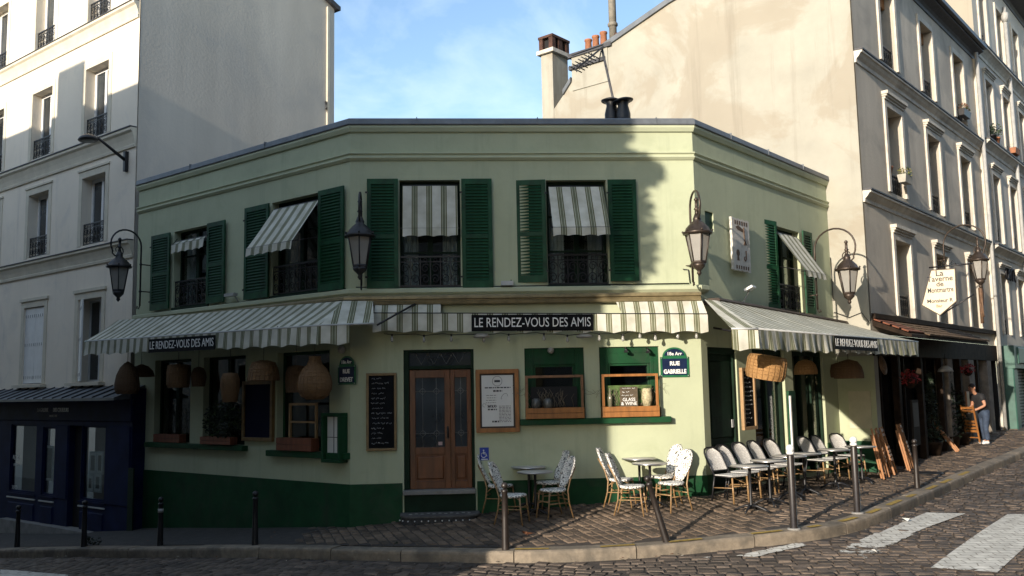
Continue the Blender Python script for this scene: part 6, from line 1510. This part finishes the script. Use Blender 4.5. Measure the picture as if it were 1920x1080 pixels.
x, y = seat_at(1184, 912); chair('b', x, y, A_C+R(-20), 'sunlit white chair left of the tilted bollard, nearest the kerb', GW)
x, y = seat_at(1164, 899); chair('b', x, y, A_C+R(-22), 'sunlit white chair tight behind the chair left of the tilted bollard', GW)
x, y = seat_at(1259, 906); chair('b', x, y, A_C+R(208), 'bright white chair right of the tilted bollard with its back to the terrace', GW)
x, y = seat_at(1241, 894); chair('b', x, y, A_C+R(204), 'bright white chair against the wall next to the tilted bollard', GW)
x, y = top_at(1003, 884); table('tb', x, y, .3, 'front round table between the shaded white chairs', GT)
x, y = top_at(991, 875); table('tb', x, y, .8, 'rear round table touching the shaded wall', GT)
x, y = top_at(1218, 868); table('tb', x, y, .5, 'front sunlit round table behind the tilted bollard', GT)
x, y = top_at(1198, 859); table('tb', x, y, .1, 'rear sunlit round table against the bright wall', GT)
GC_, GTT = 'grey mesh chairs along the terrace wall', 'round tables along the terrace'
FACE = R(-51)
s_px = [(1377, 884, 'first'), (1398, 873, 'second'), (1428, 868, ''), (1462, 861, ''), (1492, 852, ''), (1556, 843, ''), (1578, 838, ''), (1607, 832, '')]
tl_ch = ['nearest grey terrace chair at the wall corner with bamboo front legs', 'grey terrace chair second from the wall corner, its back mostly in shade', 'grey terrace chair third from the corner with a bright half lit back', 'grey terrace chair fourth from the corner below the chalkboard', 'grey terrace chair fifth from the corner in front of the green pilaster', 'grey terrace chair first past the gap in the row', 'grey terrace chair second past the gap in the row', 'farthest grey terrace chair before the pale painted panel']
for k, (a, b) in enumerate(((1370, 882), (1393, 873), (1420, 866), (1449, 860), (1478, 854), (1538, 838), (1563, 833), (1594, 829))):
    p = FR.w(FR.hit(a, b, .66)[0], -.66, 0); chair('t', p[0], p[1], FACE+R((-3, 4, -2, 5, 0, -4, 3, -14)[k]), tl_ch[k], GC_)
tl_tb = ['nearest grey round terrace table on four dark feet', 'second round terrace table overlapping the nearest one', 'third round terrace table from the corner', 'fourth round terrace table beside the gap in the chairs', 'fifth round terrace table before the last chairs', 'farthest round terrace table beside the painted plinth']
for k, (a, b) in enumerate(((1404, 853), (1440, 843), (1478, 836), (1505, 829), (1562, 818), (1612, 813))):
    p = FR.w(FR.hit(a, b, 1.28)[0], -1.28, 0); table('tc', p[0], p[1], .2+k*.5, tl_tb[k], GTT)

# ================================================================== tavern frontage things
def folded_chair(M, label, group='folded wooden chairs leaning at the tavern'):
    t = thing('folded_chair', label, 'chair', M, group)
    for s in (-1, 1): MB().box(s*.21-.015, s*.21+.015, -.02, .02, 0, 1.05).build('leg', PINE, t, M, .004); MB().box(s*.18-.013, s*.18+.013, .025, .06, .02, .92).build('leg', PINE, t, M, .004)
    for k in range(4): MB().box(-.195, .195, -.03, -.021, .30+k*.09, .36+k*.09).build('slat', PINE, t, M)
    for k in range(2): MB().box(-.195, .195, -.012, .008, .85+k*.1, .91+k*.1).build('back_slat', PINE, t, M)
    MB().box(-.17, .17, .03, .05, .12, .15).build('rail', PINE, t, M); return t
def lean(fr, px, py, d, rz, label, tilt=12):
    x, z = fr.hit(px, py, d); p = fr.w(x, -d, 0); return folded_chair(Matrix.Translation((p[0], p[1], H(p[0], p[1])+.01)) @ Matrix.Rotation(fr.ang+rz, 4, 'Z') @ Matrix.Rotation(R(-tilt), 4, 'X'), label)
lean(FB, 1655, 866, .45, R(20), 'orange folded chair leaning nearest the painted plinth', 10); lean(FB, 1666, 866, .42, R(16), 'second orange folded chair in the first leaning bunch', 12)
lean(FB, 1678, 864, .40, R(12), 'third folded chair in the first leaning bunch, mostly dark', 14)
lean(FB, 1704, 852, .42, R(18), 'folded chair at the front of the second leaning bunch', 12); lean(FB, 1712, 851, .38, R(14), 'folded chair at the back of the second leaning bunch', 14)
lean(FB, 1797, 838, .30, R(12), 'low folded chair lying against the conifer pots', 35)
def cone_tree(px, py, d, h, label):
    x, z = FB.hit(px, py, d); p = FB.w(x, -d, 0); M = Matrix.Translation((p[0], p[1], H(p[0], p[1]))); t = thing('potted_conifer', label, 'tree', M, 'potted conifers before the tavern')
    MB().lathe([(.16, 0), (.21, .3), (.22, .34), (.18, .34)], 12).build('pot', tim, t, M); MB().tube([(0, 0, .3), (0, 0, h*.8)], .03, 5).build('trunk', tim, t, M); q = MB()
    for k in range(14):
        z_ = .4+(h-.45)*k/14; r = .25*(1-k/15)+.04; q.leaves((0, 0, z_), (r, r, .16), 60, .11, rng, .3, (0, 0, 1))
    q.build('crown', [LEAFD, LEAFD], t, M)
cone_tree(1752, 845, -.02, 2.2, 'dark potted conifer left in the tavern front'); cone_tree(1786, 838, -.02, 2.3, 'dark potted conifer in the middle of the tavern front'); cone_tree(1806, 834, -.02, 1.5, 'smaller potted conifer beside the standing man')
x, z = FB.hit(1706, 708, .35); M = FB.at(x, -.35, z); t = thing('flower_basket', 'red hanging flowers in the dark tavern front', 'plant pot', M, 'red flowers at the tavern'); q = MB(); q.leaves((0, 0, 0), (.38, .2, .20), 160, .10, rng, .1); q.build('flowers', REDF, t, M); MB().ball((0, 0, -.1), .16, 8, 6).build('basket', tim, t, M)
x, z = FB.hit(1815, 692, .2); M = FB.at(x, -.2, z); t = thing('flower_basket', 'red flowers beside the grey pillar of the tavern', 'plant pot', M, 'red flowers at the tavern'); q = MB(); q.leaves((0, 0, 0), (.32, .2, .16), 110, .10, rng, .1); q.build('flowers', REDF, t, M); MB().ball((0, 0, -.08), .12, 8, 6).build('basket', tim, t, M)
x, z = FB.hit(1773, 697, .3); M = FB.at(x, -.3, z); t = thing('tavern_lamp', 'small hanging lamp with pale shade in the tavern front', 'lamp', M); MB().lathe([(.2, 0), (.17, .08), (.06, .16)], 12).build('lamp_shade', GREYP, t, M); MB().tube([(0, 0, .14), (0, 0, .5)], .01, 4).build('cord', IRON, t, M)
x, z = FB.hit(1722, 800, .2); MBp = MB(); MBp.box(-.25, .25, -.04, .0, -.55, .55); M = FB.at(x, -.12, z+.1); t = thing('menu_sign', 'dim menu panel on the tavern front', 'board', M); MBp.build('panel', mat('dim_panel', (.03, .025, .02), .8, spec=.1), t, M); MB().box(-.2, .2, -.045, -.041, -.1, .48).build('sheet', mat('dim_paper', (.07, .065, .055), .8), t, M)
x, z = FB.hit(1815, 755, .12); M = FB.at(x, -.1, z); t = thing('menu_sign', 'golden framed menu on the tavern pillar next to the man', 'board', M); MB().box(-.16, .16, -.03, 0, -.32, .32).build('frame', PINE, t, M); MB().box(-.12, .12, -.036, -.031, -.28, .28).build('sheet', OAK, t, M)
# manhole and small litter
p = ground(1737, 887); q = MB(); q.lathe([(.34, 0), (.34, .008), (.30, .012), (.02, .012)], 20); o = q.build('manhole_cover', IRON, None, Matrix.Translation((p[0], p[1], H(p[0], p[1])+.004))); tag(o, 'dark round cover sunk in the right pavement', 'manhole cover')
def litter(px, py, label, m, s=.05, dz=0.):
    p = ground(px, py, dz); q = MB(); r = random.Random(px)
    for _ in range(3): a = Vector((r.gauss(0, s*.4), r.gauss(0, s*.4), .012)); q.add([a+Vector((r.uniform(-s, s), r.uniform(-s, s), r.uniform(0, s))) for _ in range(4)], [(0, 1, 2, 3)])
    tag(q.build('litter', m, None, Matrix.Translation((p[0], p[1], H(p[0], p[1])+dz+.012))), label, 'litter')
litter(1695, 980, 'crumpled white paper scrap on the crossing stripe', PAPER, .07, -.15); litter(1777, 913, 'pale litter in the gutter of the right kerb', PAPER, .07, -.15); litter(1643, 1040, 'tiny pale scrap on the cobbles below the crossing', PAPER, .05, -.15)
litter(992, 1006, 'brown dry leaves on the pavement by the bollard shadow', LEAFB, .06); litter(738, 1026, 'dark leaf litter on the shaded kerb', LEAFD, .06); 
p = ground(171, 1022); q = MB(); q.leaves((0, 0, .08), (.22, .12, .10), 60, .08, rng, .1); tag(q.build('weed', LEAFD, None, Matrix.Translation((p[0], p[1], H(p[0], p[1])))), 'dark weed growing at the foot of the shop door bollard', 'plant')
# door step with pebble mosaic edge
x0, x1 = .95, 2.2; M = FC.at(1.55, 0, 0); zt = .16; t = thing('door_step', 'rounded stone step with a studded mosaic edge before the door', 'step', M)
def rrect(w, d, r, n=5): return [(-w, .1), (-w, -d+r)]+[(-w+r-r*cos(a), -d+r-r*sin(a)) for a in np.linspace(0, pi/2, n)][1:]+[(w-r+r*sin(a), -d+r-r*cos(a)) for a in np.linspace(0, pi/2, n)]+[(w, .1)]
MB().prismz(rrect(.66, .55, .26), -.5, zt-.03).build('block', mat('dark_mosaic', (.05, .05, .05), .8, .4, 20, bump=.4, bscale=60), t, M); MB().prismz(rrect(.68, .57, .27), zt-.029, zt).build('tread', mat('step_stone', (.10, .10, .098), .7, .3, 10), t, M)
st_ = MB(); pl = rrect(.69, .575, .27, 9)[1:-1]
L_ = np.cumsum([0]+[math.dist(pl[i], pl[i+1]) for i in range(len(pl)-1)])
stud = MB().ball((0, 0, 0), .013, 8, 5).build('stud', PAPER, mesh_only=True)
for s in np.arange(.08, L_[-1], .115): inst('stud', stud, M @ Matrix.Translation((float(np.interp(s, L_, [p[0] for p in pl])), float(np.interp(s, L_, [p[1] for p in pl]))-.0, zt-.08)), t)
for k in range(11):
    MB().lathe([(.03, 0), (.03, .006), (.01, .006)], 8).build('tessera', GREYP, t, M @ Matrix.Translation((-.5+k*.1, -.30+(.06 if k % 2 else 0), zt)))

# ================================================================== the man
def skin(name, pts, edges, rad, m, parent, M, sub=2):
    me = bpy.data.meshes.new(name); me.from_pydata(pts, edges, []); me.materials.append(m); o = bpy.data.objects.new(name, me); COL.objects.link(o); place(o, M, parent)
    s = o.modifiers.new('skin', 'SKIN'); s.use_smooth_shade = True
    for v, r in zip(me.skin_vertices[0].data, rad): v.radius = r if isinstance(r, tuple) else (r, r)
    me.skin_vertices[0].data[0].use_root = True
    u = o.modifiers.new('sub', 'SUBSURF'); u.levels = sub; u.render_levels = sub; return o
mp_ = ground(1849, 833); MAN = Matrix.Translation((mp_[0], mp_[1], H(mp_[0], mp_[1]))) @ Matrix.Rotation(R(180+14), 4, 'Z')   # +x is the way he faces
person = thing('person', 'man in black T-shirt, blue jeans and white trainers holding a folded wooden chair', 'person', MAN)
SKN = mat('skin', (.40, .20, .12), .55, .1, 6); SHIRT = mat('black_cotton', (.014, .014, .016), .85, .3, 8); JEAN = mat('blue_denim', (.035, .055, .095), .85, .3, 9); HAIR = mat('dark_hair', (.03, .018, .012), .6, .3, 20); SHOE = mat('white_trainer', (.72, .72, .70), .6, .1, 8)
# body: pelvis, spine, neck, head; legs; arms with hands
B_ = [(0, 0, .93), (.04, 0, 1.10), (.13, 0, 1.26), (.21, 0, 1.38), (.28, 0, 1.455), (.335, 0, 1.525), (.36, 0, 1.60), (.345, 0, 1.65)]
Ed = [(i, i+1) for i in range(7)]; Rd = [(.085, .07), (.07, .06), (.10, .065), (.07, .055), .05, .085, .10, .07]
def limb(pts, rr, root):
    i = len(B_); B_.extend(pts); Rd.extend(rr); Ed.append((root, i)); Ed.extend((i+k, i+k+1) for k in range(len(pts)-1))
for s in (-1, 1):
    dx = .05 if s > 0 else -.06
    limb([(.0, s*.10, .86), (.03+dx, s*.11, .48), (-.02+dx, s*.115, .09), (.10+dx, s*.125, .035), (.17+dx, s*.13, .03)], [.075, .055, .040, .035, .028], 0)
    limb([(.19, s*.18, 1.345), (.15, s*.245, 1.09), (.34, s*.16, .99), (.40, s*.12, .97)], [.06, .045, .033, .036], 2)
    w = len(B_)-1
    for k, (fx, fy, fz) in enumerate(((.07, -.02, .015), (.078, -.022, -.008), (.07, -.022, -.03), (.055, -.02, -.05))):
        b = B_[w]; limb([(b[0]+fx*.55, b[1]+s*fy*.2, b[2]+fz*.8), (b[0]+fx, b[1]+s*fy*1.6, b[2]+fz)], [.011, .009], w)
    b = B_[w]; limb([(b[0]+.02, b[1]-s*.03, b[2]+.04)], [.012], w)
body = skin('body', B_, Ed, Rd, SKN, person, MAN)
skin('shirt', [(.01, 0, .90), (.04, 0, 1.10), (.13, 0, 1.26), (.21, 0, 1.37), (.255, 0, 1.415), (.19, .19, 1.345), (.17, .225, 1.19), (.19, -.19, 1.345), (.17, -.225, 1.19)], [(0, 1), (1, 2), (2, 3), (3, 4), (2, 5), (5, 6), (2, 7), (7, 8)], [(.18, .145), (.175, .14), (.20, .15), (.14, .11), .075, .085, .078, .085, .078], SHIRT, person, MAN)
skin('trousers', [(0, 0, 1.0), (.0, 0, .87), (.0, .10, .82), (.08, .11, .48), (.03, .115, .10), (.0, -.10, .82), (-.03, -.11, .48), (-.08, -.115, .10)], [(0, 1), (1, 2), (2, 3), (3, 4), (1, 5), (5, 6), (6, 7)], [(.18, .14), (.18, .14), .108, .080, .070, .108, .080, .070], JEAN, person, MAN)
for s, dx in ((1, .05), (-1, -.06)): skin('shoe', [(-.06+dx, s*.115, .05), (.03+dx, s*.12, .06), (.12+dx, s*.125, .045), (.19+dx, s*.13, .04)], [(0, 1), (1, 2), (2, 3)], [(.048, .05), (.05, .055), (.05, .042), (.04, .032)], SHOE, person, MAN)
q = MB(); q.lathe([(.101*sin(a), .11*-cos(a)) for a in np.linspace(1.25, pi-.01, 8)], 14); q.build('hair', HAIR, person, MAN @ Matrix.Translation((.332, 0, 1.607)) @ Matrix.Rotation(R(-22), 4, 'Y'))
q = MB(); q.lathe([(.018, 0), (.014, .03), (.004, .045)], 8); q.build('nose', SKN, person, MAN @ Matrix.Translation((.432, 0, 1.567)) @ Matrix.Rotation(R(25), 4, 'Y'))
for s in (-1, 1): MB().ball((.332, s*.098, 1.577), .026, 8, 6, 1.3).build('ear', SKN, person, MAN); MB().ball((.439, s*.036, 1.594), .011, 8, 6).build('eye', HAIR, person, MAN)
q = MB(); q.tube([(.445, -.022, 1.525), (.453, 0, 1.522), (.445, .022, 1.525)], .007, 5); q.build('mouth', mat('lips', (.28, .10, .08), .5), person, MAN)
folded_chair(MAN @ Matrix.Translation((.40, 0, .06)) @ Matrix.Rotation(R(96), 4, 'Z') @ Matrix.Rotation(R(9), 4, 'X'), 'orange folded chair held upright by the man')

# dead leaves and crumbs along the gutter
q = MB(); rng = random.Random(77)
for _ in range(420):
    i = rng.randrange(30, len(KB)-40); d = -abs(rng.gauss(.05, .12))-.02 if rng.random() < .7 else rng.uniform(.35, 2.2)
    p = KB[i]+KN[i]*d+np.array([rng.uniform(-.1, .1), rng.uniform(-.1, .1)]); z = H(p[0], p[1])+(.012 if d > 0 else -.135); s = rng.uniform(.012, .035); a = rng.uniform(0, 6.28)
    q.m = rng.choice((0, 0, 1, 2)); q.add([(p[0]+s*cos(a), p[1]+s*sin(a), z+rng.uniform(0, .012)), (p[0]-s*.5*sin(a), p[1]+s*.5*cos(a), z+.008), (p[0]-s*cos(a), p[1]-s*sin(a), z), (p[0]+s*.5*sin(a), p[1]-s*.5*cos(a), z+.004)], [(0, 1, 2, 3)])
tag(q.build('leaf_litter', [LEAFB, JOINT, mat('pale_crumb', (.4, .37, .3), .8)], None, I4), 'scattered dead leaves and crumbs along the gutter', 'litter', None, 'stuff')
